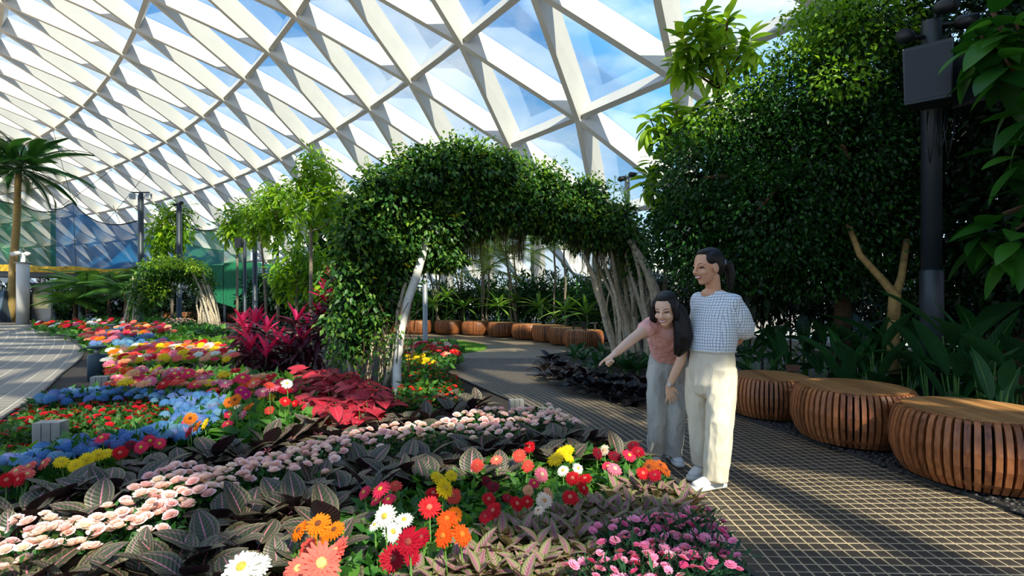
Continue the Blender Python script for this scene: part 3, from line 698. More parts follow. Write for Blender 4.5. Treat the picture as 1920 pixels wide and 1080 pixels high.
mb = MB()
for e_ in ((6.6, 2.6, 5.6), (5.4, 1.4, 6.0), (6.8, 4.2, 4.2), (5.9, 4.2, 5.2), (4.9, -.6, 6.2)): mb.tube([(0, 0, 2.2), (Vector(e_) - bt.location) * .5 + Vector((0, 0, 1.0)), Vector(e_) - bt.location], [.05, .04, .02], 6)
mb.obj('branch', M_BARKD, bt, True)  # limbs of the added unseen crown
# paddle-leaved plants behind the benches
V_PAD = veinmat('paddle_leaf', srgb(30, 76, 30), srgb(44, 96, 40), srgb(130, 160, 80), back=srgb(52, 96, 50), ribw=.035, ribs=14, trans=.3, rough=.3, vein=.35)
PAD = [broad('leaf', .62, .155, V_PAD, .22, .25, 10, .45), broad('leaf', .52, .15, V_PAD, .4, .2, 10, .5), broad('leaf', .72, .16, V_PAD, .55, .2, 12, .42)]
pads = [(1420, 745, 6.9, .8, 'beside the first slatted bench'), (1480, 720, 7.2, 1.0, ''), (1535, 730, 6.6, .9, ''), (1590, 735, 6.3, .95, ''), (1640, 735, 6.1, 1.15, ''), (1655, 700, 6.6, 1.3, ''), (1700, 740, 6.0, 1.0, ''), (1745, 745, 5.7, 1.0, ''), (1790, 760, 5.4, 1.45, ''), (1850, 770, 5.2, 1.1, ''), (1900, 780, 5.0, 1.1, ''), (1830, 740, 5.9, 1.5, ''), (1930, 740, 5.6, 1.4, ''), (1560, 690, 7.4, 1.1, ''), (1450, 690, 7.8, 1.0, ''), (1720, 690, 6.9, 1.3, ''), (1870, 790, 4.7, .8, ''), (1400, 690, 8.0, .9, ''), (1510, 670, 8.1, 1.2, ''), (1610, 670, 7.8, 1.3, '')]
pads.sort(key=lambda q: q[0])
for i, (u, v, Y, s, _) in enumerate(pads):
    t = thing('paddle_leaf_plant', 'paddle-leaved green plant behind the slatted benches, %s from the left' % ORD[i], 'plant', ((u - 960) / FPX * Y, Y, .02), R(0, 6), 'paddle-leaved plants behind the benches')
    n = random.randint(8, 11); mb = MB()
    for k in range(n):
        yaw = k * 2.4 + R(-.4, .4); hh = s * R(.12, .62); rr = .03 + .05 * R(0, 1); x, y = rr * math.cos(yaw), rr * math.sin(yaw)
        mb.tube([(x * .3, y * .3, 0), (x, y, hh * .6), (x * 1.5, y * 1.5, hh)], [.011, .009, .006], 5)
        link('leaf', random.choice(PAD), t, (x * 1.5, y * 1.5, hh), (R(-.5, .5), -R(.35, 1.35), yaw), s * R(.7, 1.0))
    mb.obj('stem', M_STEM, t, True)
# leafy ground plants under the arch's right clump and black-leaved plants on the path corner
BLK = broad('leaf', .22, .15, veinmat('black_leaf', srgb(15, 13, 15), srgb(30, 26, 30), srgb(50, 38, 46), back=srgb(34, 18, 26), ribw=.03, vein=.4, trans=.05), .35, .3, 8, .5, wave=.012, petiole=.05)
blk = [(1022, 690), (1040, 700), (1062, 706), (1085, 716), (1110, 722), (1135, 728), (1160, 732), (1185, 738), (1210, 742), (1030, 668), (1050, 682), (1075, 692), (1100, 702), (1128, 708), (1155, 712), (1182, 716), (1205, 722)]
for i, (u, v) in enumerate(sorted(blk)):
    g = G(u, v + 14, .02); t = thing('black_leaf_plant', 'black-leaved plant along the path corner beside the arch, %s from the left' % ORD[i], 'plant', tuple(g), R(0, 6), 'black-leaved plants on the path corner')
    rosette(t, [BLK], 11, (.15, 1.1), 1.15)
PADS = broad('leaf', .34, .13, V_PAD, .4, .2, 8, .45)
for i, (u, v) in enumerate(((1075, 676), (1095, 682), (1118, 690), (1145, 694), (1170, 700), (1195, 704), (1215, 700), (1085, 664), (1130, 672), (1180, 684))):
    g = G(u, v + 8, .02); t = thing('green_border_plant', 'low green leafy plant under the arch stems, %s in order along the border' % ORD[i], 'plant', tuple(g), R(0, 6), 'low green plants under the arch')
    rosette(t, [PADS], 12, (.3, 1.3), 1.05, z0=.12); mb = MB(); mb.tube([(0, 0, 0), (0, 0, .16)], [.02, .012], 5); mb.obj('stem', M_STEM, t)
# ------------------------------------------------------------------ slatted drum benches
M_SLAT = woodmat('teak_slat', srgb(92, 48, 24), srgb(176, 108, 62), (14, 14, 5))
M_TOP = woodmat('teak_top', srgb(132, 86, 46), srgb(196, 140, 84), (30, 4, 4))
M_CORE = mat('bench_inner_shade', srgb(26, 18, 14), .9, .3, 8)
BA, BB, BHT = .52, .47, .45
def bench_meshes():
    prof = [(.84, .03), (.93, .09), (.99, .18), (1.0, .27), (.975, .36), (.94, .415), (.90, .445), (.84, .452)]
    n = 62; sl = []
    for i in range(n):
        t = 2 * math.pi * i / n; x, y = math.cos(t), math.sin(t)
        out = Vector((x / BA, y / BB, 0)).normalized(); tg = Vector((-out.y, out.x, 0)); w = .0155
        mb = MB(); V = []
        for k, (r, z) in enumerate(prof):
            c = Vector((x * BA * r, y * BB * r, z)); dd = .035
            V += [c - tg * w, c + tg * w, c + tg * w - out * dd, c - tg * w - out * dd] if k < 6 else [c - tg * w, c + tg * w, c + tg * w - out * .01 - Vector((0, 0, .03)), c - tg * w - out * .01 - Vector((0, 0, .03))]
        m = len(prof)
        F = [(a * 4 + j, a * 4 + (j + 1) % 4, (a + 1) * 4 + (j + 1) % 4, (a + 1) * 4 + j) for a in range(m - 1) for j in range(4)] + [(3, 2, 1, 0), tuple((m - 1) * 4 + j for j in range(4))]
        sl.append(mb.add(V, F).mesh('slat', M_SLAT))
    planks = []
    k = 9
    for i in range(k):
        y0 = -BB * .83 + i * (2 * BB * .83 / k); y1 = y0 + 2 * BB * .83 / k - .006; V = []
        def xs(y): return BA * .84 * math.sqrt(max(0, 1 - (y / (BB * .84)) ** 2))
        m = 5
        for z in (.425, .456):
            for s in (-1, 1):
                for j in range(m):
                    y = (y0 + (y1 - y0) * j / (m - 1)); y = y if s < 0 else y1 - (y - y0); V.append((s * xs(y), y, z))
        q = 2 * m; F = [tuple(reversed(range(q, 2 * q))), tuple(range(q))] + [(j, (j + 1) % q, q + (j + 1) % q, q + j) for j in range(q)]
        F[0] = tuple(reversed(F[0])) if False else F[0]
        me = MB().add(V, F).mesh('top_plank', M_TOP); planks.append(me)
    core = MB().lathe([(.70, .02), (.80, .2), (.78, .38), (.74, .42)], 24, ex=BA, ey=BB).mesh('shade_core', M_CORE)  # solid dark core stands in for the shade between the slats
    ring = MB().lathe([(.72, .055), (.86, .06), (.88, .085), (.74, .09)], 30, ex=BA, ey=BB).mesh('base_ring', M_SLAT)
    return sl, planks, core, ring
SL, PK, CORE, RNGM = bench_meshes()
def bench(x, y, rz, label, group, z=0.0, s=1.0):
    t = thing('slatted_bench', label, 'bench', (x, y, z), rz, group); t.scale = (s, s, s)
    for m in SL: link('slat', m, t)
    for m in PK: link('top_plank', m, t)
    link('shade_core', CORE, t); link('base_ring', RNGM, t)
    return t
for (x, y, lab, s) in ((2.77, 6.02, 'round slatted wooden bench nearest the standing woman in white trousers', .94), (3.03, 4.98, 'round slatted wooden bench, middle of the three on the right', 1.06), (3.26, 3.93, 'round slatted wooden bench, nearest of the three at the right edge', 1.08)):
    bench(x, y, 1.45, lab, 'slatted benches beside the border', .012, s)
far = [(134, 597.5), (186, 597.5), (228, 598), (318, 603), (350, 603.5), (382, 604), (412, 604.5), (444, 605), (685, 626), (735, 627), (785, 627.5), (841, 628), (893, 630), (943, 633.5), (989, 638), (1029, 643), (1062, 649), (1094, 657)]
for i, (u, v) in enumerate(far):
    Y = 1365 / (v - HOR) + .45; a = math.atan2(Y - RCY, (u - 960) / FPX * Y - RCX)
    if i < 8: lab = 'slatted wooden bench on the far left beyond the flower bed, %s from the left' % ORD[i]; g = 'benches in the far left row'
    else: lab = 'slatted wooden bench in the curved row behind the arch, %s from the left' % ORD[i - 8]; g = 'benches in the curved row behind the arch'
    b = bench((u - 960) / FPX * Y, Y, a + 1.57, lab, g)
    if i == 17:
        b['label'] = 'slatted wooden bench with low armrail, rightmost of the curved row behind the arch'
        for sx in (-.25, .2):
            mb = MB(); mb.box((sx, -.15, .53), (.03, .03, .18)); mb.box((sx, .15, .53), (.03, .03, .18)); mb.box((sx, 0, .63), (.05, .42, .025)); mb.obj('arm_rail', M_EDGE, b)
# ------------------------------------------------------------------ poles, lamps, bollards, signs
M_POLE = mat('dark_blue_grey_paint', srgb(40, 48, 54), .45, .12, 3)
M_BOLL = mat('bollard_paint', srgb(40, 66, 78), .5, .12, 4)
M_GALV = mat('galvanised', srgb(150, 150, 146), .45, .15, 4, metal=.4)
M_WHITE = mat('white_plastic', srgb(214, 210, 202), .5, .06, 4)
M_BLACK = mat('black_plastic', srgb(20, 22, 26), .5, .2, 6)
M_LENS = mat('lens', srgb(120, 130, 140), .1, .1, 4)
def spot(mb, c, d, r=.05, l=.14):
    c = Vector(c); d = Vector(d).normalized(); mb.tube([c - d * l * .5, c - d * l * .3, c + d * l * .5], [r * .6, r * .9, r], 12)
SPX, SPY = 4.42, 5.9; sp_ = Vector((SPX, SPY, .02)); t = thing('speaker_pole', 'tall dark grey pole carrying two loudspeakers in the right border', 'pole', tuple(sp_))
mb = MB(); mb.lathe([(.108, -.04), (.108, 1.52), (.102, 1.54), (.094, 1.545)], 24); mb.obj('lower_sleeve', M_POLE, t, True)
mb = MB(); mb.lathe([(.094, 1.45), (.092, 4.14), (.088, 4.16), (.05, 4.17)], 24); mb.obj('pole', M_POLE, t, True)
def speaker(cx, cz, dx, yaw, lab):
    b = thing('loudspeaker', lab, 'speaker', (SPX + cx * .92, SPY + dx * .92, .05 + cz), yaw, 'loudspeakers on the pole'); b.scale = (.92, .92, .92)
    V = []
    for z, s in ((-.31, .92), (.31, 1.0)):
        V += [(-.23 * s, -.17, z), (.23 * s, -.17, z), (.16 * s, .17, z), (-.16 * s, .17, z)]
    mb = MB().add(V, [(3, 2, 1, 0), (4, 5, 6, 7), (0, 1, 5, 4), (1, 2, 6, 5), (2, 3, 7, 6), (3, 0, 4, 7)]); o = mb.obj('cabinet', M_POLE, b)
    bv = o.modifiers.new('bevel', 'BEVEL'); bv.width = .012; bv.segments = 2
    mb = MB().box((0, -.174, 0), (.40, .008, .56)); mb.obj('grille', M_BLACK, b)
    mb = MB().box((0, 0, .315), (.42, .32, .012)); mb.obj('top_trim', M_BLACK, b)
    mb = MB().box((0, .2, 0), (.06, .09, .3)); mb.obj('bracket', M_BLACK, b)
speaker(-.2, 3.46, -.24, -.75, 'dark loudspeaker on the left side of the tall pole')
speaker(.36, 3.46, -.16, .62, 'dark loudspeaker on the right side of the tall pole')
mb = MB()
for k, (a, l) in enumerate(((-.12, .5), (-.02, .42), (.06, .46))):
    mb.tube([(a, -.11, 3.18), (a - .03, -.13, 3.0), (a, -.14, 3.14 - l), (a + .08, -.13, 3.0), (a + .1, -.11, 3.18)], .009, 6)
mb.obj('cable', M_BLACK, t, True)
for k, (a, z, d) in enumerate((((-.30, -.05), 3.98, (-1, -.8, -.3)), ((.02, -.16), 4.24, (.3, -1, -.2)), ((.30, -.08), 4.12, (1, -.6, -.1)))):
    mb = MB(); spot(mb, (a[0], a[1], z), d, .075, .2); o = mb.obj('spotlight', M_BLACK, t, True)
    mb = MB(); mb.tube([(0, 0, 4.0 + .06 * k), (a[0] * .6, a[1] * .5, z), (a[0], a[1], z)], .022, 8); mb.obj('lamp_arm', M_BLACK, t, True)
# slim pole with a floodlight behind the arch, poles on the left
def pole(name, label, u, vtop, Y, w, m=M_POLE, head='flood', group='lamp poles'):
    X = (u - 960) / FPX * Y; H_ = CAMH + (HOR - vtop) / FPX * Y
    t = thing(name, label, 'lamp pole', (X, Y, .0), 0, group)
    MB().lathe([(w * 1.3, 0), (w * 1.3, .06), (w, .07), (w, H_ * .97), (w * .7, H_)], 14).obj('pole', m, t, True)
    if head == 'flood':
        MB().box((0, 0, H_ + .02), (.62, .05, .05)).obj('cross_arm', m, t)
        for s in (-1, 1):
            mb = MB(); mb.box((s * .30, -.02, H_ - .12), (.16, .14, .2)); o = mb.obj('floodlight', M_WHITE, t); MB().box((s * .30, -.095, H_ - .12), (.12, .01, .15)).obj('lens', M_LENS, o)
            MB().tube([(s * .29, 0, H_ + .02), (s * .4, 0, H_ - .06), (s * .36, .02, H_ - .22)], .012, 6).obj('cable', M_BLACK, t)
    elif head == 'spot':
        for s in (-1, 1):
            mb = MB(); spot(mb, (s * .10, -.04, H_ - .04 + .08 * (s > 0)), (s, -.6, -.3), .055, .16); mb.obj('spotlight', M_BLACK, t, True)
        MB().box((0, 0, H_), (.18, .05, .04)).obj('cross_arm', m, t)
    elif head == 'box':
        MB().box((-.16, -.05, H_ - .12), (.2, .16, .3)).obj('lantern', M_BLACK, t); MB().box((-.05, 0, H_ - .1), (.2, .04, .04)).obj('lamp_arm', m, t)
    return t
pole('lamp_pole', 'tall grey pole with two white floodlights near the small arch', 264, 362, 20.5, .095)
pole('lamp_pole', 'dark pole among the leaves behind the small vine arch', 336, 382, 21.5, .10, head='spot')
pole('lamp_pole', 'dark pole with a box lantern left of the exit sign', 459, 448, 17.5, .05, head='box')
ex = pole('lamp_pole', 'dark pole carrying the exit sign', 478, 432, 17.2, .07, head='spot')
pole('lamp_pole', 'slim grey pole seen under the left side of the arch', 797, 470, 12.5, .055, m=M_GALV, head='none')
pole('lamp_pole', 'grey pole with a black spotlight above the right end of the arch', 1176, 332, 11.4, .055, m=M_GALV, head='spot')
M_EXIT = mat('exit_green', srgb(24, 120, 84), .5, .05, 3); M_EXW = mat('exit_white', srgb(225, 240, 232), .5, .03, 3)
e = P(495, 506, 17.0); t = thing('exit_sign', 'green exit sign with white running figure and arrow on a pole', 'sign', tuple(e))
MB().box((0, 0, 0), (.34, .03, .19)).obj('panel', M_EXW, t); MB().box((0, -.018, 0), (.31, .008, .16)).obj('face', M_EXIT, t)
mb = MB(); mb.ball((-.07, -.026, .045), (.016, .006, .016), 8, 6); mb.box((-.075, -.026, .008), (.03, .006, .055)); mb.box((-.055, -.026, -.04), (.018, .006, .05), M=Matrix.Rotation(.5, 3, 'Y')); mb.box((-.10, -.026, -.035), (.018, .006, .05), M=Matrix.Rotation(-.7, 3, 'Y')); mb.box((-.05, -.026, .015), (.045, .006, .012), M=Matrix.Rotation(.5, 3, 'Y')); mb.box((-.102, -.026, .012), (.04, .006, .012), M=Matrix.Rotation(-.6, 3, 'Y'))
mb.obj('running_figure', M_EXW, t)
MB().box((.06, -.026, 0), (.075, .006, .02)).add([(.085, -.029, .045), (.13, -.029, 0), (.085, -.029, -.045), (.085, -.022, .045), (.13, -.022, 0), (.085, -.022, -.045)], [(0, 2, 1), (3, 4, 5), (0, 1, 4, 3), (1, 2, 5, 4), (2, 0, 3, 5)]).obj('arrow', M_EXW, t)
MB().tube([(-.29, .12, .06), (0, .02, .06)], .012, 6).obj('bracket', M_POLE, t)
def bollard(u, v, w, label, s=1.0, lit=True):
    g = G(u, v, .0); t = thing('bollard_light', label, 'bollard', tuple(g), 0, 'bollard lights along the walkway'); r = w / 2
    MB().lathe([(r, 0), (r, .43), (r * .96, .44), (r * .4, .441)], 24).obj('body', M_BOLL, t, True)
    MB().lathe([(r * .28, .43), (r * .28, .53)], 14).obj('neck', M_GALV, t, True)
    MB().lathe([(r * .5, .515), (r * 1.02, .53), (r * 1.02, .555), (r * .98, .562), (r * .3, .566)], 24).obj('cap', M_BOLL, t, True)
bollard(182, 721, .236, 'dark blue bollard light nearest on the left edge of the flower bed')
bollard(209, 650, .24, 'second bollard light, with a sunlit side, among blue hydrangeas')
bollard(170, 617, .24, 'third bollard light among the far orange flowers')
bollard(101, 601, .24, 'farthest bollard light beside the information board')
CLEAR = []
M_CUBE = mat('marker_stone', srgb(150, 146, 138), .6, .2, 8)
for u, v, s, lab in ((190, 744, .18, 'small grey metal ground light box between blue hydrangeas'), (95, 850, .18, 'small grey ground light box by the red flower carpet'), (968, 784, .135, 'small grey ground light box at the path edge among pink roses')):
    g = G(u, v, .05); CLEAR.append((g.x, g.y)); t = thing('ground_light', lab, 'light', tuple(g), .2, 'ground light boxes')
    for k in range(3): MB().box(((k - 1) * s * .36, 0, s * .7), (s * .33, s * .7, s * 1.4)).obj('fin', M_CUBE, t)
    MB().box((0, .0, s * .6), (s * .9, s * .5, s * 1.2)).obj('housing', M_GALV, t)
# pale column with spotlights, information board, tent
g = G(43, 608); t = thing('column', 'pale round column with three spotlights on top at far left', 'column', tuple(g))
MB().lathe([(.235, 0), (.235, 2.72), (.22, 2.74), (.09, 2.745), (.09, 3.15), (.05, 3.17)], 28).obj('shaft', mat('column_paint', srgb(206, 202, 194), .4, .04, 2), t, True)
MB().lathe([(.25, 2.70), (.30, 2.71), (.30, 2.74), (.25, 2.75)], 28).obj('collar', M_GALV, t, True)
for d in ((-1, -.4, -.25), (1, -.4, -.25), (0, -1, -.2)):
    mb = MB(); spot(mb, Vector(d) * .28 + Vector((0, 0, 3.18)), d, .10, .24); mb.tube([(0, 0, 3.12), Vector(d) * .2 + Vector((0, 0, 3.18))], .03, 8); mb.obj('spotlight', M_WHITE, t, True)
g = G(79, 607); t = thing('information_board', 'grey standing information board beside the pale column', 'sign', tuple(g), .12)
MB().box((0, 0, .92), (.80, .12, 1.84)).obj('frame', mat('board_metal', srgb(92, 94, 96), .4, .1, 3, metal=.5), t)
MB().box((0, -.065, 1.18), (.64, .02, 1.0)).obj('screen', mat('board_screen', srgb(112, 108, 84), .25, .25, 2.5), t)
mb = MB(); q = [P(-15, 580, 27), P(22, 575, 26), P(14, 545, 27), P(-5, 555, 28)]
t = thing('tent', 'dark pointed tent at the far left edge', 'tent', (q[0].x, 27, 0)); o = Vector((q[0].x, 27, 0))
MB().add([Vector((-.9, -.8, 0)), Vector((.95, -.7, 0)), Vector((.7, .9, 0)), Vector((-.9, .9, 0)), Vector((.62, 0, 1.6))], [(0, 1, 4), (1, 2, 4), (2, 3, 4), (3, 0, 4)]).obj('cloth', mat('tent_cloth', srgb(70, 86, 100), .7, .3, 2), t)
# raised walking-net deck with its yellow skirt, and the coloured nets
t = thing('net_deck', 'raised dark walkway deck edged with yellow netting at far left', 'walkway', (-18, 29, 0))
V = []; V2 = []; k = 16
for i in range(k + 1):
    s = i / k; u = -90 + 520 * s; Y = 28.5 - 2.0 * math.sin(s * 3); zt = CAMH + (HOR - (497 + 22 * s ** 1.3)) / FPX * Y; x = (u - 960) / FPX * Y
    for dy, dz in ((0, 0), (0, -.55 + .3 * s), (3.5, -.55 + .3 * s), (3.5, 0)): V.append((x + 18, Y + dy - 29, zt + dz))
    for dy, dz in ((-.06, .10 + .05 * math.sin(i * 2)), (-.10, -.26 + .14 * s), (-.06, -.26 + .14 * s), (-.02, .10 + .05 * math.sin(i * 2))): V2.append((x + 18, Y + dy - 29, zt + dz))
F = [(i * 4 + j, i * 4 + (j + 1) % 4, (i + 1) * 4 + (j + 1) % 4, (i + 1) * 4 + j) for i in range(k) for j in range(4)]
MB().add(V, F).obj('deck', M_BLACK, t); MB().add(V2, F).obj('net_skirt', mat('yellow_net', srgb(190, 150, 30), .8, .5, 6), t)
for i in (2, 6, 10, 14): MB().tube([(V[i * 4 + 1][0], V[i * 4 + 1][1] + 1.5, 0), (V[i * 4 + 1][0], V[i * 4 + 1][1] + 1.5, V[i * 4 + 1][2])], .09, 8).obj('post', M_POLE, t)
NB = netmat('blue_net', srgb(10, 104, 156), .82); NG = netmat('green_net', srgb(18, 124, 80), .82); NG2 = netmat('pale_green_net', srgb(70, 156, 108), .6)
def net(label, top, vb, Y0, Y1, m, sag=.0):
    t = thing('safety_net', label, 'net', tuple(P(top[0][0], vb, Y0)), 0, 'coloured climbing nets'); o = t.location; V = []; n = 24; r = 6; edge = []
    for i in range(n + 1):
        s = i / n * (len(top) - 1); a = min(int(s), len(top) - 2); f = s - a; u = top[a][0] + (top[a + 1][0] - top[a][0]) * f; vt = top[a][1] + (top[a + 1][1] - top[a][1]) * f + 6 * math.sin(f * math.pi)
        Y = Y0 + (Y1 - Y0) * i / n
        for j in range(r + 1):
            q = j / r; V.append(P(u, vt + (vb - vt) * q, Y + .8 * math.sin(q * 3.1) + .2 * math.sin(i * .9)) - o)
        edge.append(V[-r - 1])
    F = [(i * (r + 1) + j, (i + 1) * (r + 1) + j, (i + 1) * (r + 1) + j + 1, i * (r + 1) + j + 1) for i in range(n) for j in range(r)]
    MB().add(V, F).obj('netting', m, t, True); mb = MB(); mb.tube(edge, .035, 6); mb.obj('top_rope', M_BLACK, t, True)
net('blue safety net stretched under the glass shell at far left', [(95, 392), (135, 378), (190, 418), (262, 412), (330, 446), (420, 470)], 516, 33, 31, NB)
net('green safety net at the far left edge behind the palm', [(-60, 350), (40, 385), (105, 396)], 512, 31, 31.5, NG)
net('pale green safety net right of the blue net', [(330, 415), (395, 432), (470, 425)], 500, 30, 28, NG2)
for (u0, v0, u1, v1, Y) in ((100, 245, 136, 380, 33), (68, 262, 60, 350, 33), (280, 318, 200, 415, 34), (210, 318, 110, 390, 34), (137, 378, 143, 510, 32.8), (212, 385, 225, 418, 34)):
    c = P(u0, v0, Y); t = thing('net_cable', 'thin black net suspension cable under the glass shell, %s' % {100: 'reaching the blue net peak', 68: 'beside the palm crown', 280: 'slanting down from the right', 210: 'slanting across behind the palm', 137: 'hanging straight down the blue net', 212: 'shortest one at the net edge'}[u0], 'cable', tuple(c), 0, 'suspension cables of the nets')
    MB().tube([(0, 0, 0), (P(u1, v1, Y) - c) * .5 - Vector((0, 0, .05)), P(u1, v1, Y) - c], .015, 5).obj('cable', M_BLACK, t)
# green screen wall behind the slim trees
q0, q1 = P(385, 600, 24.5), P(600, 600, 23.5); t = thing('screen_fence', 'dark green fabric screen fence behind the slim trees', 'fence', (q0.x, q0.y, 0)); d = q1 - q0
for i in range(6):
    a = d * (i / 6); b = d * ((i + 1) / 6); zt = 2.6 + .1 * math.sin(i); zb = max(.0, 1.15 - .25 * i)
    MB().add([(a.x, a.y, zb), (b.x - .03, b.y, max(0, zb - .25)), (b.x - .03, b.y, zt), (a.x, a.y, zt), (a.x, a.y + .05, zb), (b.x - .03, b.y + .05, max(0, zb - .25)), (b.x - .03, b.y + .05, zt), (a.x, a.y + .05, zt)], [(0, 1, 2, 3), (7, 6, 5, 4), (0, 4, 5, 1), (3, 2, 6, 7), (1, 5, 6, 2), (0, 3, 7, 4)]).obj('panel', mat('screen_green', srgb(20, 112, 72), .7, .3, 3, stretch=(8, 8, 1)) if i == 0 else MATS['screen_green'], t)
for i in range(7): a = d * (i / 6); MB().box((a.x, a.y + .06, 1.3), (.07, .07, 2.66)).obj('post', M_POLE, t)
# ------------------------------------------------------------------ planting along the far side
BB_ = smooth_poly([(2.9, 15.6), (1.9, 16.4), (.9, 17.7), (-1, 19.0), (-3, 19.4), (-6, 19.7), (-9, 21.5), (-12, 26), (-16, 29), (-24, 31), (-34, 36), (-26, 42), (-12, 32), (-3, 27.0), (2, 20.8), (4.0, 17.6)], 3)
tag(slab('back_border_soil', BB_, -.02, .05, M_SOIL), 'dark soil of the planting strip along the far glass wall', kind='structure')
def shrub(name, label, blobs, m, size, loc, narrow=True, group=None, cat='shrub'):
    t = thing(name, label, cat, tuple(loc), 0, group); o = foliage('foliage', blobs, size, m, t, narrow, lo=.25, hi=1.05, droop=.1); to_local(o, Matrix.Translation(-Vector(loc))); o['kind'] = 'stuff'
    mb = MB()
    for b in blobs: mb.tube([(b[0] - loc[0], b[1] - loc[1], 0), (b[0] - loc[0] + R(-.1, .1), b[1] - loc[1], max(.1, b[2] - loc[2]))], [.025, .012], 5)
    mb.obj('stem', M_BARKD, t); return t
for i, (u, v, Y, ru, rv, m) in enumerate(((700, 578, 20.5, 46, 38, L_DARK), (770, 572, 20.3, 52, 42, L_MID), (830, 570, 20.6, 56, 40, L_DARK), (890, 562, 20.3, 56, 46, L_DARK), (950, 560, 19.8, 56, 46, L_MID), (1005, 556, 19.0, 52, 50, L_DARK), (1060, 560, 18.2, 56, 52, L_DARK), (1110, 570, 17.0, 56, 54, L_DARK), (640, 570, 21, 50, 50, L_DARK), (590, 575, 21.4, 46, 40, L_DARK), (1150, 560, 15.5, 50, 60, L_DARK), (1190, 545, 13.8, 60, 70, L_SHADE))):
    c = P(u, v, Y); shrub('evergreen_shrub', 'dark leafy shrub in the strip behind the curved bench row, %s from the left' % ORD[sorted([700, 770, 830, 890, 950, 1005, 1060, 1110, 640, 590, 1150, 1190]).index(u)], [pb(u, v, Y, ru, rv, 1500, .9), pb(u + 14, v + 10, Y - .3, ru * .7, rv * .8, 500, .6)], m, .24, (c.x, c.y, .03), group='shrubs behind the curved bench row')
STRAP = broad('leaf', .75, .11, leafmat('strap_leaf', [srgb(66, 112, 40), srgb(104, 146, 56), srgb(140, 172, 76)], .4, .4, .4, island=False), .35, .2, 8, .4)
sps = [(812, 575, 19.2), (838, 560, 19.4), (870, 580, 18.9), (935, 578, 18.4), (968, 568, 18.6), (1010, 580, 17.4), (1060, 588, 16.2), (1100, 592, 15.2), (735, 585, 19.6), (905, 560, 19.6)]
for i, (u, v, Y) in enumerate(sorted(sps)):
    t = thing('strap_leaf_plant', 'bright strap-leaved plant behind the curved bench row, %s from the left' % ORD[i], 'plant', ((u - 960) / FPX * Y, Y, .05), R(0, 6), 'strap-leaved plants behind the curved bench row')
    zz = CAMH - (v - HOR) / FPX * Y
    MB().tube([(0, 0, -.02), (.02, 0, zz * .5), (0, 0, zz)], [.03, .025, .02], 6).obj('stem', M_STEM, t)
    rosette(t, [STRAP], 16, (-.1, 1.2), 1.2, z0=zz, r0=.02)
# slim palms and bamboo stems in the strip
def frond(name, L, nl, wl, m, droop=.5, ll=.3):
    V = []; F = []
    def pt(t): return Vector((L * t, 0, L * (.35 * t - droop * t * t)))
    for i in range(nl):
        t = .12 + .88 * i / nl; p = pt(t); l = ll * L * math.sin(math.pi * (.12 + .8 * t)) ** .7
        for s in (-1, 1):
            dz = Vector((.55, s * .85, -.22)).normalized(); w = wl; b = len(V)
            V += [p, p + dz * l * .5 + Vector((w, 0, .01)), p + dz * l - Vector((0, 0, .15 * l)), p + dz * l * .5 - Vector((w, 0, -.01))]; F.append((b, b + 1, b + 2, b + 3))
    b = len(V)
    for i in range(9):
        p = pt(i / 8); r = .016 * L * (1 - .8 * i / 8); V += [p + Vector((0, r, 0)), p - Vector((0, r, 0)), p + Vector((0, 0, r))]
    for i in range(8):
        a = b + i * 3
        for j in range(3): F.append((a + j, a + (j + 1) % 3, a + 3 + (j + 1) % 3, a + 3 + j))
    return np_mesh(name, np.array([tuple(v) for v in V]), np.array(F), m)
F_PALM = frond('frond', 1.0, 44, .013, leafmat('palm_leaf', [srgb(24, 58, 26), srgb(40, 84, 34), srgb(60, 108, 40)], .3, .4, .4, island=False), .62, .34)
F_THIN = frond('frond', 1.0, 22, .012, leafmat('cane_palm_leaf', [srgb(80, 112, 44), srgb(120, 146, 60), srgb(150, 168, 84)], .4, .5, .3, island=False), .55, .36)
F_FERN = frond('frond', 1.0, 42, .0115, leafmat('fern_leaf', [srgb(40, 78, 30), srgb(62, 104, 40), srgb(92, 130, 52)], .35, .5, .3, island=False), .5, .26)
def palm(name, label, base, top, r, bark, fr, n, s, pitch, cat='palm', group=None, stems=1):
    base = Vector(base); t = thing(name, label, cat, tuple(base), 0, group)
    for k in range(stems):
        e = Vector(top) - base + (Vector((R(-.4, .4), R(-.3, .3), R(-.8, .1))) if k else Vector()); sx = Vector((R(-.15, .15), R(-.1, .1), 0)) if k else Vector()
        mb = MB(); m = 12; pts = [sx + (e - sx) * (i / m) + Vector((.02 * math.sin(i), 0, 0)) for i in range(m + 1)]
        mb.tube(pts, [r * (1.25 - .5 * i / m) * (1.06 if i % 2 else 1) for i in range(m + 1)], 8); mb.obj('trunk', bark, t, True)
        for i in range(n):
            q = i / n; link('frond', fr, t, tuple(e), (R(-.3, .3), -(pitch[0] + (pitch[1] - pitch[0]) * q + R(-.15, .15)), i * 2.4 + R(-.3, .3)), s * R(.85, 1.1))
    return t
palm('palm_tree', 'tall palm with ringed yellowish trunk at the far left', G(20, 603), P(36, 318, 27), .16, mat('ringed_trunk', srgb(150, 124, 70), .8, .4, 5, stretch=(1, 1, 14)), F_PALM, 26, 2.7, (-.5, 1.1))
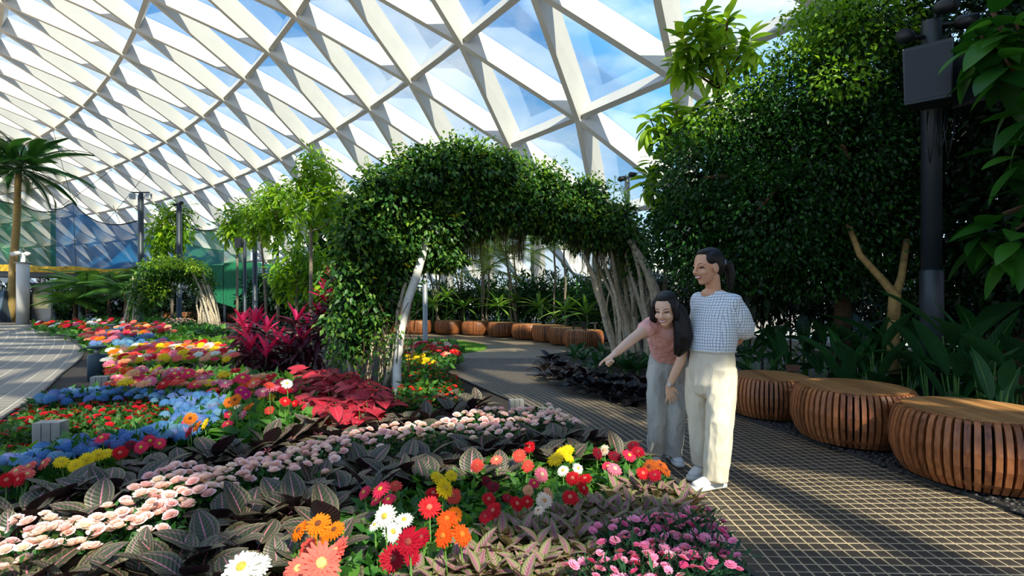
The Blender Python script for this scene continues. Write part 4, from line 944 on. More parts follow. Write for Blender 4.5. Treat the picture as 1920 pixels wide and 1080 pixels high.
for i, (u, v, vt, Y, lab) in enumerate(((820, 590, 480, 20.8, 'thin cane palm left in the arch opening'), (865, 590, 452, 21.4, 'thin cane palm with bare stems in the arch opening'), (905, 585, 480, 20.5, 'pale cane palm in the middle of the arch opening'), (968, 590, 470, 19.9, 'pale feathery palm right of centre in the arch opening'), (1040, 590, 460, 18.8, 'slim palm with a leaning trunk at the right of the arch opening'), (1062, 590, 470, 18.2, 'rightmost slim palm in the arch opening'))):
    Y -= 1.3; palm('cane_palm', lab, ((u - 960) / FPX * Y, Y, .03), P(u + R(-6, 6), vt, Y), .035, M_BARKG, F_THIN, 8, 1.25, (-.1, 1.2), group='palms behind the bench row', stems=3 if i < 4 else 1)
for i, (u, v, Y, s, lab) in enumerate(((165, 540, 23.5, 1.9, 'tree fern with spreading fronds left of the small arch'), (205, 528, 25, 1.8, 'taller tree fern behind the far left benches'), (235, 545, 22.5, 1.5, 'tree fern close beside the small vine arch'), (140, 565, 23, 1.3, 'small tree fern near the information board'))):
    palm('tree_fern', lab, ((u - 960) / FPX * Y, Y, .03), P(u, v, Y), .06, M_BARKD, F_FERN, 22, s, (-.25, .55), cat='fern', group='tree ferns at far left')
# backing hedge far left (dark)
for i, (u, v, Y, ru, rv) in enumerate(((30, 575, 29, 60, 40), (120, 570, 29.5, 70, 48), (220, 568, 29, 70, 48), (320, 572, 28, 70, 44), (410, 575, 27, 60, 36), (520, 560, 22.5, 70, 40))):
    c = P(u, v, Y); shrub('backing_hedge', 'dark hedge under the net deck at far left, %s from the left' % ORD[i], [pb(u, v, Y, ru, rv, 2200, 1.2)], L_SHADE, .34, (c.x, c.y, .03), group='hedges under the net deck', cat='hedge')
# small arch in the far left bed
sa = G(325, 622); arch2, h2_, top2 = arch((sa.x, sa.y, .03), .35, 3.0, 2.6, 'small vine-covered arch with pale trunks in the far flower bed', 1.1, .95, 0, hero=False)
inv2 = Matrix.Rotation(-.35, 4, 'Z') @ Matrix.Translation(-Vector((sa.x, sa.y, .03)))
SB = [pb(u, v, 19.2 + (u - 250) * .008, ru, rv, n, .7) for u, v, ru, rv, n in ((268, 560, 22, 34, 900), (278, 530, 28, 26, 1000), (300, 508, 34, 22, 1200), (335, 505, 34, 20, 1200), (362, 514, 28, 20, 900), (380, 530, 20, 22, 600), (300, 540, 24, 20, 500))]
o = foliage('foliage', SB, .13, L_VINE, arch2, lo=.4); to_local(o, inv2); o['kind'] = 'stuff'
o = foliage('sun_tinted_shoots', [pb(u, v, 19.0, ru, rv, 200, .5) for u, v, ru, rv in ((300, 492, 30, 12), (335, 490, 30, 10), (290, 545, 20, 20), (368, 500, 22, 12))], .11, L_LIME, arch2, lo=.4, hi=1.15); to_local(o, inv2); o['kind'] = 'stuff'  # lime leaf colour stands in for sun on top
for i in range(12):
    u = 372 + i * 3.2; ps = [inv2 @ P(u + (380 + R(-20, 10) - u) * (t ** 1.4), 612 - 70 * t, 20.0) for t in (0, .3, .6, 1)]; mb = MB(); mb.tube(ps, [.04, .035, .03, .025], 6); mb.obj('trunk', M_BARK, arch2, True)
# slim young trees left of the arch
LSM = broad('leaf', .26, .10, leafmat('young_leaf', [srgb(72, 112, 26), srgb(118, 156, 34), srgb(160, 188, 44)], .45, .4, .4, island=False), .35, .1, 5, .45)
def yt(label, u, vb, Y, tips, per, s, r=.05, bark=M_BARKG):
    t = leafy_tree('young_tree', label, ((u - 960) / FPX * Y, Y, .03), [P(a, b, Y + R(-.4, .4)) for a, b in tips], [LSM], s, bark, r, int(per * 2.1), 1.7, (.7, -1.0), group='slim young trees left of the arch')
    q = Y * .022; o = foliage('small_leaves', [pb(a, b, Y, 24, 22, 90, .3) for a, b in tips], .0145 * Y, L_BRIGHT, t, narrow=True, lo=.2, hi=1.15, droop=.5); to_local(o, Matrix.Translation(-t.location)); o['kind'] = 'stuff'
yt('tallest slim tree with bright leaves left of the vine arch', 583, 600, 12.5, [(583, 290), (570, 315), (605, 305), (590, 335), (560, 345), (620, 335), (575, 370), (610, 375), (545, 360), (640, 380), (590, 400), (560, 405), (625, 410), (600, 350), (630, 360)], 12, 1.05, .05, M_BARKG)
yt('slim tree with paler leaves second left of the arch', 521, 600, 14.5, [(520, 350), (500, 360), (535, 365), (510, 385), (490, 385), (540, 395), (525, 410), (495, 410), (515, 430)], 12, 1.05, .045)
yt('leafy young tree behind the cordyline', 555, 600, 13.5, [(545, 470), (570, 480), (530, 490), (590, 490), (550, 505), (575, 515), (540, 525), (600, 520), (560, 450), (520, 515), (610, 480), (590, 535)], 12, 1.0, .04)
yt('slender tree beside the dark poles', 445, 600, 20, [(445, 395), (430, 410), (458, 408), (440, 425), (425, 430), (462, 425), (450, 440)], 11, 1.25, .05)
yt('sunlit young tree behind the small vine arch', 322, 600, 22, [(315, 398), (340, 395), (300, 420), (322, 425), (345, 420), (290, 440), (310, 450), (335, 450), (295, 455)], 12, 1.5, .06)
yt('slim tree with leaning trunk near the exit sign', 500, 600, 16, [(480, 385), (470, 400), (490, 410), (475, 425), (500, 420)], 11, 1.2, .045)
# darker tree mass just left of the arch
tree('background_tree', 'darker bushy tree between the slim trees and the arch', (-5.6, 16.5, .03), P(635, 420, 16.0), .08, [pb(630, 440, 16, 40, 60, 1500), pb(610, 520, 16, 46, 50, 1500), pb(650, 510, 15.5, 36, 60, 1200)], .2, L_DARK, M_BARKD, branches=5)
mb = MB()
g = P(1485, 690, 6.6); t = thing('plant_label', 'small brown plant name plate on a stake behind the first bench', 'sign', (g.x, g.y, .018)); zt = g.z - .018
MB().tube([(0, 0, 0), (0, 0, zt)], .012, 6).obj('stake', M_BARKD, t); MB().box((0, -.015, zt), (.16, .015, .085), M=Matrix.Rotation(-.5, 3, 'X')).obj('plate', mat('plate_brown', srgb(96, 62, 44), .5, .2, 6), t)
# ------------------------------------------------------------------ the flower bed
def clear(items): return [i for i in items if all(not (abs(i[0] - x) < .26 and -.42 < i[1] - y < .2) for x, y in CLEAR)]
def ord_labels(items, key, template, group, zones):
    """items -> [(item, label, group)]; counted from the left inside each zone so that a label singles out one"""
    out = []
    for zn, test in zones:
        sub = sorted([i for i in items if test(i)], key=key); items = [i for i in items if not test(i)]
        for k, it in enumerate(sub):
            if k < 20: out.append((it, template % (zn, ORD[k]), group))
            else:
                m = len(sub) - 1 - k
                lab = (template % (zn, ORD[m])).replace('from the left', 'from the right') if m < 20 else (template % (zn, 'one')).replace('from the left', 'near the centre')
                out.append((it, lab, group))
    return out
V_CAL = veinmat('calathea_leaf', srgb(54, 60, 40), srgb(116, 106, 80), srgb(204, 122, 142), back=srgb(58, 36, 40), ribw=.04, ring=srgb(140, 98, 102), ribs=10, trans=.08, rough=.42, vein=.5)
CAL = [broad('leaf', .25, .18, V_CAL, .22, .18, 10, .48, wave=.006, petiole=.05), broad('leaf', .23, .17, V_CAL, .35, .22, 10, .5, wave=.008, petiole=.05), broad('leaf', .27, .165, V_CAL, .12, .3, 10, .45, wave=.006, petiole=.05)]
cal = [(40, 948), (120, 915), (200, 905), (20, 1000), (95, 985), (180, 950), (250, 895), (55, 1075), (140, 1070), (250, 1062), (320, 1050), (395, 1015), (420, 950), (480, 1005), (365, 1065), (540, 940), (470, 960), (300, 868), (270, 848), (340, 858), (395, 842), (450, 838), (500, 818), (545, 800), (600, 790), (640, 810), (555, 770), (660, 786), (710, 785), (760, 778), (800, 770), (845, 756), (885, 750), (925, 752), (835, 742), (870, 738), (900, 742),
       (590, 895), (640, 905), (560, 935), (610, 940), (690, 860), (650, 850), (740, 880), (760, 860), (800, 890), (840, 862), (790, 845), (870, 845), (900, 830), (930, 840), (960, 825), (1000, 815), (1040, 812), (1075, 820), (1110, 812), (1140, 828), (1165, 842), (1010, 845), (1060, 850), (880, 885), (940, 875), (700, 905), (620, 975), (520, 1040), (610, 1030), (440, 1080), (1095, 845)]
def bed_z(p): return .055
items = []
for (u, v) in cal:
    p = G(u + R(-5, 5), v + 10, .17); items.append((p.x, p.y))
far_cal = [(345, 672), (375, 668), (405, 680), (435, 690), (465, 700), (395, 695), (330, 690), (300, 694), (270, 690), (250, 693), (420, 672), (360, 690), (290, 612), (315, 614), (340, 616), (300, 620), (325, 622), (260, 628), (285, 632), (310, 632), (345, 630), (375, 634), (400, 634), (240, 640), (420, 640)]
for (u, v) in far_cal:
    p = G(u, v + 4, .15); items.append((p.x, p.y))
zones = [('in the far bed beyond the cordyline', lambda i: i[1] > 7.8), ('behind the pink rose band', lambda i: i[1] > 4.75), ('between the roses and red flowers', lambda i: i[1] > 3.5 and i[0] < -.8),
         ('in the middle of the bed', lambda i: i[1] > 3.05), ('in the front left corner', lambda i: i[0] < -.9), ('along the bottom edge', lambda i: True)]
for (x, y), lab, g in ord_labels(clear(items), lambda i: i[0], 'dark pink-veined calathea %s, %s from the left', 'dark calatheas in the flower bed', zones):
    t = thing('calathea', lab, 'plant', (x, y, .055), R(0, 6), g)
    rosette(t, CAL, 12 if y < 8 else 8, (.0, .95), R(.88, 1.1), z0=.03, jitter=.2)

# --- gerberas
GC = {'coral': ((250, 116, 100), (240, 200, 120)), 'coralred': ((238, 82, 66), (210, 90, 60)), 'orange': ((250, 130, 20), (120, 60, 20)), 'orangered': ((250, 90, 22), (230, 120, 30)), 'white': ((246, 242, 226), (214, 180, 70)), 'crimson': ((178, 14, 40), (150, 60, 50)),
      'pinkred': ((240, 56, 92), (240, 190, 60)), 'red': ((214, 18, 32), (220, 120, 90)), 'yellow': ((252, 212, 26), (226, 180, 30)), 'darkred': ((132, 12, 34), (70, 16, 22)), 'pink': ((246, 130, 152), (236, 210, 160)), 'cream': ((248, 222, 196), (220, 150, 90)), 'magenta': ((216, 24, 116), (230, 140, 80)), 'peach': ((246, 176, 130), (224, 170, 90)), 'rust': ((196, 96, 36), (110, 40, 20))}
GNAME = {'coral': 'coral pink', 'coralred': 'coral red', 'orangered': 'orange-red', 'pinkred': 'hot pink', 'darkred': 'dark red', 'rust': 'rusty orange'}
def gerb_meshes(c):
    pc, dc = GC[c]; pm = mat('petal_' + c, srgb(*pc), .55, .10, 30, spec=.2); dm = mat('disc_' + c, srgb(*dc), .9, .35, 160, bump=.8)
    nt = pm.node_tree; b = nt.nodes['Principled BSDF']; tr = nt.nodes.new('ShaderNodeBsdfTranslucent'); tr.inputs[0].default_value = c4(srgb(*pc)); x = nt.nodes.new('ShaderNodeMixShader'); x.inputs[0].default_value = .3
    nt.links.new(b.outputs[0], x.inputs[1]); nt.links.new(tr.outputs[0], x.inputs[2]); nt.links.new(x.outputs[0], nt.nodes['Material Output'].inputs[0])
    res = []
    for seed in range(2):
        V = []; F = []
        for ring, (n, r1, z1, w) in enumerate(((20, .050, .000, .0072), (18, .046, .007, .0066), (14, .030, .010, .0050))):
            for i in range(n):
                a = 2 * math.pi * (i + .5 * ring) / n + R(-.06, .06); l = r1 * R(.88, 1.06); zz = z1 + R(-.005, .004); d = Vector((math.cos(a), math.sin(a), 0)); s = Vector((-d.y, d.x, 0)); b_ = len(V)
                V += [d * .008 - s * w * .4 + Vector((0, 0, z1)), d * .008 + s * w * .4 + Vector((0, 0, z1)), d * l * .6 - s * w + Vector((0, 0, z1 + .004)), d * l * .6 + s * w + Vector((0, 0, z1 + .004)), d * l * .6 + Vector((0, 0, z1 + .0015)), d * l + s * w * .3 + Vector((0, 0, zz)), d * l - s * w * .3 + Vector((0, 0, zz))]
                F += [(b_, b_ + 1, b_ + 4, b_ + 4)[:3], (b_, b_ + 4, b_ + 2), (b_ + 1, b_ + 3, b_ + 4), (b_ + 2, b_ + 4, b_ + 6), (b_ + 4, b_ + 3, b_ + 5), (b_ + 4, b_ + 5, b_ + 6)]
        res.append(np_mesh('petals', np.array([tuple(v) for v in V]), np.array(F), pm))
    disc = MB().lathe([(.013, .006), (.0125, .012), (.009, .0155), (.003, .0165)], 12).mesh('disc', dm, True)
    return res, disc
GM = {c: gerb_meshes(c) for c in GC}
GLEAF = [broad('leaf', .21, .075, leafmat('gerbera_leaf', [srgb(36, 88, 34), srgb(58, 118, 42), srgb(98, 156, 52), srgb(46, 100, 44)], .35, .45, .4, island=False), .4, .15, 8, .62, wave=.035), broad('leaf', .17, .07, MATS['gerbera_leaf'], .25, .2, 8, .6, wave=.04)]
STEMM = MB().tube([(0, 0, 0), (0, 0, .5), (0, 0, 1)], [.0036, .0032, .003], 6).mesh('stem', M_STEM, True)
def gerbera(u, v, d, c, lab, grp, leaves=3, zlo=.27, zhi=.50, pos=None, dia=.1, up=None):
    if pos is None:
        Y = FPX * dia / d; z = CAMH - (v - HOR) / FPX * Y
        if z > zhi or z < zlo:
            z = max(zlo, min(zhi, z)); Y = FPX * (CAMH - z) / (v - HOR)
        X = (u - 960) / FPX * Y; s = d * Y / FPX / .1
    else: X, Y, z, s = pos
    if up is None: up = R(.45, 1.15)
    t = thing('gerbera', lab, 'flower', (X, Y, .05), 0, grp); yaw = R(-.9, .9)
    pts, disc = GM[c]; h = z - .05
    hd = link('petals', random.choice(pts), t, (0, 0, h), (up, R(-.2, .2), yaw), s)
    link('disc', disc, hd)
    bx, by = R(-.03, .03), R(-.01, .04); st = Vector((-bx, -by, h)); q = st.to_track_quat('Z', 'Y').to_euler()
    link('stem', STEMM, t, (bx, by, 0), tuple(q), (1.15, 1.15, st.length - .002))
    for k in range(leaves):
        yw = R(0, 6.28); link('leaf', random.choice(GLEAF), t, (bx + .01 * math.cos(yw), by + .01 * math.sin(yw), .01), (R(-.3, .3), -R(.25, 1.0), yw), R(.8, 1.15))
    return t
front = [(600, 1058, 85, 'coral'), (634, 1036, 62, 'coral'), (560, 1068, 58, 'coral'), (577, 1028, 45, 'coralred'), (603, 1012, 40, 'orange'), (628, 995, 42, 'orange'), (598, 984, 50, 'orange'), (563, 996, 44, 'orange'), (455, 1066, 76, 'white'), (484, 1062, 52, 'white'),
         (735, 1047, 52, 'crimson'), (768, 1016, 55, 'crimson'), (772, 1044, 36, 'crimson'), (792, 1008, 38, 'crimson'), (735, 998, 42, 'white'), (723, 968, 48, 'white'), (758, 976, 36, 'white'), (704, 985, 30, 'white'), (715, 919, 40, 'pinkred'), (684, 924, 30, 'pinkred'), (729, 938, 32, 'pinkred'), (742, 912, 28, 'coralred'), (706, 940, 26, 'pinkred'),
         (805, 951, 44, 'red'), (812, 926, 32, 'red'), (850, 931, 32, 'coralred'), (822, 897, 36, 'yellow'), (833, 916, 40, 'yellow'), (846, 892, 26, 'yellow'), (833, 1005, 46, 'orangered'), (864, 1003, 46, 'orangered'), (838, 974, 42, 'orangered'), (852, 966, 34, 'orange'),
         (895, 873, 28, 'coralred'), (931, 863, 26, 'coral'), (926, 958, 36, 'red'), (911, 969, 30, 'crimson'), (925, 913, 26, 'darkred'), (912, 903, 24, 'darkred'), (916, 936, 28, 'red'), (974, 855, 28, 'coralred'), (993, 838, 24, 'red'), (990, 874, 26, 'coralred'), (1015, 890, 32, 'pink'), (1001, 907, 24, 'pinkred'), (990, 920, 24, 'peach'), (968, 945, 32, 'red'), (988, 941, 26, 'red'), (952, 935, 24, 'crimson'), (1020, 939, 34, 'cream'), (1027, 927, 28, 'peach'), (1010, 958, 24, 'cream'),
         (1042, 862, 36, 'yellow'), (1064, 844, 28, 'yellow'), (1052, 850, 28, 'yellow'), (1066, 858, 24, 'yellow'), (1056, 883, 24, 'white'), (1083, 879, 24, 'white'), (1074, 897, 30, 'red'), (1097, 898, 28, 'red'), (1069, 933, 34, 'red'), (1093, 916, 28, 'red'), (1120, 850, 26, 'darkred'), (1133, 845, 24, 'cream'), (1152, 856, 28, 'darkred'), (1152, 880, 32, 'pink'), (1140, 875, 24, 'pinkred'), (1179, 855, 30, 'pinkred'), (1196, 848, 28, 'crimson'), (1187, 836, 26, 'darkred'), (1218, 876, 32, 'rust'), (1238, 874, 30, 'rust'), (1205, 888, 28, 'red'), (1228, 892, 28, 'crimson'), (1248, 884, 26, 'rust')]
cnt = {}
for u, v, d, c in sorted(front):
    k = cnt[c] = cnt.get(c, 0) + 1; nm = GNAME.get(c, c)
    gerbera(u, v, d, c, '%s gerbera daisy in the front right cluster, %s %s one from the left' % (nm, ORD[k - 1], nm), 'gerberas in the front of the bed', 4)
left = [(192, 822, 28, 'pinkred'), (167, 835, 26, 'pinkred'), (225, 849, 28, 'red'), (215, 836, 24, 'darkred'), (245, 835, 24, 'darkred'), (265, 839, 26, 'pinkred'), (281, 827, 26, 'pinkred'), (300, 832, 24, 'pinkred'), (163, 862, 30, 'yellow'), (185, 853, 28, 'yellow'), (200, 851, 26, 'yellow'), (142, 873, 28, 'yellow'), (115, 867, 28, 'yellow'), (83, 870, 30, 'coral'), (55, 875, 28, 'coral'), (32, 884, 30, 'coral'), (52, 890, 26, 'coral'), (37, 899, 30, 'red'), (12, 900, 30, 'red'), (103, 855, 26, 'darkred'), (20, 868, 28, 'peach'),
        (355, 810, 26, 'crimson'), (345, 800, 24, 'pinkred'), (370, 800, 26, 'orange'), (385, 795, 24, 'yellow'), (357, 785, 26, 'orange'), (400, 763, 20, 'pinkred'), (448, 764, 18, 'cream'), (442, 750, 26, 'orange'), (430, 755, 22, 'orange'), (467, 763, 24, 'orange'), (427, 796, 22, 'pinkred'), (455, 778, 22, 'pink'), (430, 778, 20, 'pinkred'), (505, 770, 20, 'coralred'), (490, 746, 18, 'yellow'), (508, 745, 18, 'yellow'), (534, 753, 22, 'red'), (552, 757, 16, 'red'), (452, 733, 24, 'magenta'), (462, 740, 20, 'magenta'), (473, 737, 18, 'orangered'), (505, 723, 22, 'coralred'), (519, 726, 18, 'coral'), (538, 720, 22, 'white'), (549, 732, 18, 'pinkred'), (555, 742, 14, 'darkred'), (425, 730, 18, 'cream'), (410, 738, 16, 'crimson')]
cnt = {}
for u, v, d, c in sorted(left):
    k = cnt[c] = cnt.get(c, 0) + 1; nm = GNAME.get(c, c)
    gerbera(u, v, d, c, '%s gerbera daisy beside the blue hydrangeas, %s %s one from the left' % (nm, ORD[k - 1], nm), 'gerberas beside the hydrangeas', 2)
def sample(poly, n, z, mind, tries=40):
    us = [p[0] for p in poly]; vs = [p[1] for p in poly]; out = []; 
    for _ in range(n * tries):
        if len(out) >= n: break
        u, v = R(min(us), max(us)), R(min(vs), max(vs))
        if not inpoly(u, v, poly): continue
        p = G(u, v, z)
        if all((p.x - q.x) ** 2 + (p.y - q.y) ** 2 > mind * mind for q in out): out.append(p)
    return out
FIELD = []                      # the farthest, smallest blooms: kept as one mass
def gerb_zone(poly, n, cols, zone, dia, z=.3, mind=.07, leaves=0, mass=False):
    pts = sorted(sample(poly, n, z, mind), key=lambda p: p.x); cs = [random.choice(cols) for _ in pts]; seen = {}
    for p, c in zip(pts, cs):
        if mass: FIELD.append((c, p.x, p.y, z + R(-.06, .06), dia / .1 * R(.85, 1.15))); continue
        k = seen[c] = seen.get(c, -1) + 1; tot = cs.count(c); wh = ORD[k] + ' from the left' if k < 20 else ORD[min(19, tot - 1 - k)] + ' from the right'
        gerbera(0, 0, 0, c, '%s gerbera daisy %s, %s' % (GNAME.get(c, c), zone, wh), 'gerberas ' + zone, leaves, pos=(p.x, p.y, z + R(-.06, .06), dia / .1 * R(.85, 1.15)), up=R(.1, .7))
gerb_zone([(203, 702), (230, 692), (330, 694), (430, 700), (520, 712), (540, 735), (430, 722), (330, 722), (205, 722), (203, 716)], 92, ['pinkred', 'coral', 'coralred', 'red', 'orangered', 'pink', 'yellow', 'pinkred', 'crimson', 'peach', 'pink'], 'in the row behind the hydrangeas', .15, .37, .12, 1)
gerb_zone([(205, 660), (300, 640), (430, 648), (440, 668), (340, 672), (250, 676), (200, 690), (195, 670)], 170, ['coral', 'peach', 'yellow', 'orange', 'pink', 'coralred', 'white', 'red', 'pinkred', 'yellow', 'cream', 'peach'], 'in the sunlit middle of the far bed', .16, .37, .14, mass=True)
gerb_zone([(150, 625), (240, 605), (300, 606), (330, 618), (250, 628), (200, 640), (160, 636)], 120, ['coral', 'orange', 'pink', 'coralred', 'red', 'pinkred', 'peach'], 'near the small vine arch', .19, .38, .2, mass=True)
gerb_zone([(60, 606), (160, 600), (240, 598), (235, 604), (150, 612), (70, 612)], 40, ['pink', 'red', 'crimson', 'orange', 'white'], 'at the far end of the bed', .2, .4, .3, mass=True)
gerb_zone([(757, 645), (800, 640), (852, 646), (866, 660), (840, 668), (800, 656), (760, 660)], 46, ['red', 'pinkred', 'red', 'coral', 'orangered', 'crimson', 'cream'], 'in the patch right of the arch trunk', .12, .32, .13)
gerb_zone([(765, 663), (815, 661), (822, 675), (790, 682), (762, 682)], 22, ['yellow', 'yellow', 'yellow'], 'right of the white trunk', .10, .3, .12)
def far_field():
    Vs = []; Fs = []; mi = []; nb = 0; cols = sorted({f[0] for f in FIELD}); mats = [GM[c][0][0].materials[0] for c in cols] + [M_STEM]
    src = {}
    for c in cols:
        me = GM[c][0][0]; v = np.empty(len(me.vertices) * 3); me.vertices.foreach_get('co', v); f = np.empty(len(me.polygons) * 3, dtype=np.int32); me.polygons.foreach_get('vertices', f); src[c] = (v.reshape(-1, 3), f.reshape(-1, 3))
    for c, x, y, z, s in FIELD:
        v, f = src[c]; a = R(.1, .7); ca, sa = math.cos(a), math.sin(a); q = v * s; q = np.stack([q[:, 0], q[:, 1] * ca - q[:, 2] * sa, q[:, 1] * sa + q[:, 2] * ca], -1) + np.array([x, y, z])
        Vs.append(q); Fs.append(f + nb); mi += [cols.index(c)] * len(f); nb += len(q)
        w = .004; Vs.append(np.array([(x - w, y, .05), (x + w, y, .05), (x, y, z)])); Fs.append(np.array([[nb, nb + 1, nb + 2]])); mi.append(len(cols)); nb += 3
    me = np_mesh('gerbera_field', np.concatenate(Vs), np.concatenate(Fs), None)
    for m in mats: me.materials.append(m)
    me.polygons.foreach_set('material_index', np.array(mi, dtype=np.int32)); tag(link('gerbera_field', me), 'distant mass of mixed bright gerberas along the far bed', 'flowers', kind='stuff')
far_field()
L_BED = leafmat('bed_foliage', [srgb(40, 86, 34), srgb(64, 116, 42), srgb(104, 150, 56)], .35)
L_BEDL = leafmat('bed_foliage_light', [srgb(92, 140, 44), srgb(128, 170, 60), srgb(70, 118, 40)], .4)
def carpet(label, poly, z, n, size, m, hgt=.12, narrow=False):
    """low leaf mass between the flower stems"""
    us = [p[0] for p in poly]; vs = [p[1] for p in poly]; pts = []
    gp = [G(u, v, z) for u, v in poly]; gx = [p.x for p in gp]; gy = [p.y for p in gp]; pl = [(p.x, p.y) for p in gp]
    c = 0
    while len(pts) < n and c < n * 30:
        c += 1; x, y = R(min(gx), max(gx)), R(min(gy), max(gy))
        if inpoly(x, y, pl) and clear([(x, y)]): pts.append((x, y, .06 + R(0, 1) ** .6 * hgt))
    Pn = np.array(pts); D = RNG.normal(size=(len(Pn), 3)) * np.array([1, 1, .5]) + np.array([0, 0, .45])
    V, F = cloud(Pn, D, RNG.uniform(size * .6, size * 1.3, len(Pn)), LN5 if narrow else LT5)
    tag(link('bed_foliage', np_mesh('bed_foliage', V, F, m)), label, 'foliage', kind='stuff')
carpet('green gerbera leaves in the row behind the hydrangeas', [(205, 715), (215, 695), (430, 695), (560, 712), (580, 780), (520, 810), (420, 820), (400, 740), (250, 728), (215, 730)], .2, 3400, .15, L_BED, .16)
carpet('sunlit light green leaves in the far bed', [(200, 695), (195, 650), (300, 632), (440, 640), (450, 675), (330, 690)], .2, 4200, .17, L_BEDL, .17)
carpet('green leaves near the small vine arch', [(60, 615), (150, 600), (330, 600), (440, 622), (300, 632), (190, 655), (150, 630)], .2, 4200, .24, L_BED, .18)
carpet('green leaves of the patch right of the arch trunk', [(752, 640), (850, 642), (872, 668), (830, 690), (845, 735), (800, 765), (750, 765)], .2, 3200, .11, L_BED, .2)
carpet('green leaves under the front gerberas', [(640, 985), (700, 940), (900, 880), (1100, 850), (1240, 880), (1190, 905), (1000, 985), (900, 1060), (760, 1100), (640, 1100), (530, 1075)], .1, 2600, .085, L_BED, .11)
carpet('green leaves beside the left hydrangeas', [(0, 905), (0, 860), (150, 830), (320, 790), (420, 800), (330, 840), (200, 885), (90, 905)], .15, 1500, .11, L_BED, .15)
# --- generic little flowering plants
def bloom_rose(col):
    V = []; F = []
    for ring, (n, r, tilt, w) in enumerate(((6, .030, .38, .019), (5, .025, .8, .017), (5, .020, 1.1, .013), (3, .013, 1.4, .008))):
        for i in range(n):
            a = 2 * math.pi * (i + .5 * ring) / n + R(-.1, .1); d = Vector((math.cos(a), math.sin(a), 0)); s = Vector((-d.y, d.x, 0)); up = Vector((0, 0, 1)); o = d * math.cos(tilt) + up * math.sin(tilt); b = len(V); z0 = up * (.004 + .003 * ring)
            V += [d * .002 + z0, z0 + o * r * .55 + s * w, z0 + o * r * .6 - d * .0 , z0 + o * r * .55 - s * w, z0 + o * r + s * w * .7, z0 + o * r * 1.08, z0 + o * r - s * w * .7]
            F += [(b, b + 1, b + 2), (b, b + 2, b + 3), (b + 1, b + 4, b + 5), (b + 1, b + 5, b + 2), (b + 2, b + 5, b + 6), (b + 2, b + 6, b + 3)]
    return np_mesh('bloom', np.array([tuple(v) for v in V]), np.array(F), col, True)
def bloom_hyd(m):
    V = []; F = []
    for i in range(85):
        ph = math.acos(1 - i / 85 * 1.05); th = i * 2.4; n = Vector((math.sin(ph) * math.cos(th), math.sin(ph) * math.sin(th), math.cos(ph))); c = Vector((n.x * .085, n.y * .085, n.z * .082)); a = n.cross(Vector((.3, .2, .9))).normalized(); b_ = n.cross(a); k0 = R(0, 1.5)
        for q in range(4):
            t = k0 + q * 1.571; d = a * math.cos(t) + b_ * math.sin(t); s = a * -math.sin(t) + b_ * math.cos(t); b = len(V); V += [c, c + d * .009 + s * .007 + n * .002, c + d * .016, c + d * .009 - s * .007 + n * .002]; F.append((b, b + 1, b + 2, b + 3))
    return np_mesh('bloom', np.array([tuple(v) for v in V]), np.array(F), m)
def bloom_small(m, r=.022, n=9, rings=2):
    V = []; F = []
    for ring in range(rings):
        for i in range(n):
            a = 2 * math.pi * (i + .5 * ring) / n; d = Vector((math.cos(a), math.sin(a), 0)); s = Vector((-d.y, d.x, 0)); l = r * (1 - .3 * ring); b = len(V); z = .004 * ring
            V += [(0, 0, z), d * l * .75 + s * l * .36 + Vector((0, 0, z + .004)), d * l + Vector((0, 0, z + .006)), d * l * .75 - s * l * .36 + Vector((0, 0, z + .004))]; F.append((b, b + 1, b + 2, b + 3))
    return np_mesh('bloom', np.array([tuple(v) for v in V]), np.array(F), m)
def mound(name, r, h, n, size, m, narrow=False, z0=.03):
    p, nn = blob_pts([(0, 0, h * .5, r, r, h * .5, n)], .3, 1.0); p[:, 2] = np.maximum(p[:, 2], z0)
    V, F = cloud(p, nn * .7 + RNG.normal(size=(n, 3)) * .4 + np.array([0, 0, .25]), RNG.uniform(size * .6, size * 1.2, n), LN5 if narrow else LT5)
    return np_mesh(name, V, F, m)
def petalmat(name, cols, trans=.25): return leafmat(name, cols, trans, .6, .2, island=False)
ROSES = [bloom_rose(petalmat('pale_pink_rose', [srgb(250, 216, 220), srgb(250, 226, 226), srgb(246, 202, 210), srgb(250, 236, 228)])) for _ in range(3)]
HYD = [bloom_hyd(petalmat('blue_hydrangea', [srgb(62, 112, 176), srgb(92, 142, 190), srgb(120, 162, 188), srgb(84, 122, 186), srgb(134, 142, 200)]))]
DIA = [bloom_small(petalmat('pink_dianthus', [srgb(240, 128, 176), srgb(246, 164, 196), srgb(230, 84, 146), srgb(250, 194, 212)]), .026, 10, 3)]
REDS = [bloom_small(petalmat('small_red_bloom', [srgb(196, 10, 28), srgb(166, 8, 30), srgb(222, 26, 40)]), .036, 6, 3)]
ORB = [bloom_small(petalmat('small_orange_bloom', [srgb(236, 90, 30), srgb(214, 30, 40), srgb(200, 16, 36)]), .03, 6, 3)]
L_ROSE = leafmat('rose_leaf', [srgb(24, 62, 26), srgb(38, 88, 34), srgb(58, 112, 42)], .25)
L_DIA = leafmat('dianthus_leaf', [srgb(30, 66, 44), srgb(46, 88, 56), srgb(64, 108, 64)], .25)
MR = [mound('foliage', .14, .2, 90, .055, L_ROSE) for _ in range(2)]; MH = [mound('foliage', .17, .24, 40, .10, L_ROSE) for _ in range(2)]; MD = [mound('foliage', .13, .22, 190, .06, L_DIA, True) for _ in range(2)]; MK = [mound('foliage', .17, .17, 110, .06, leafmat('carpet_leaf', [srgb(34, 74, 30), srgb(56, 100, 38), srgb(96, 132, 50)], .3)) for _ in range(2)]
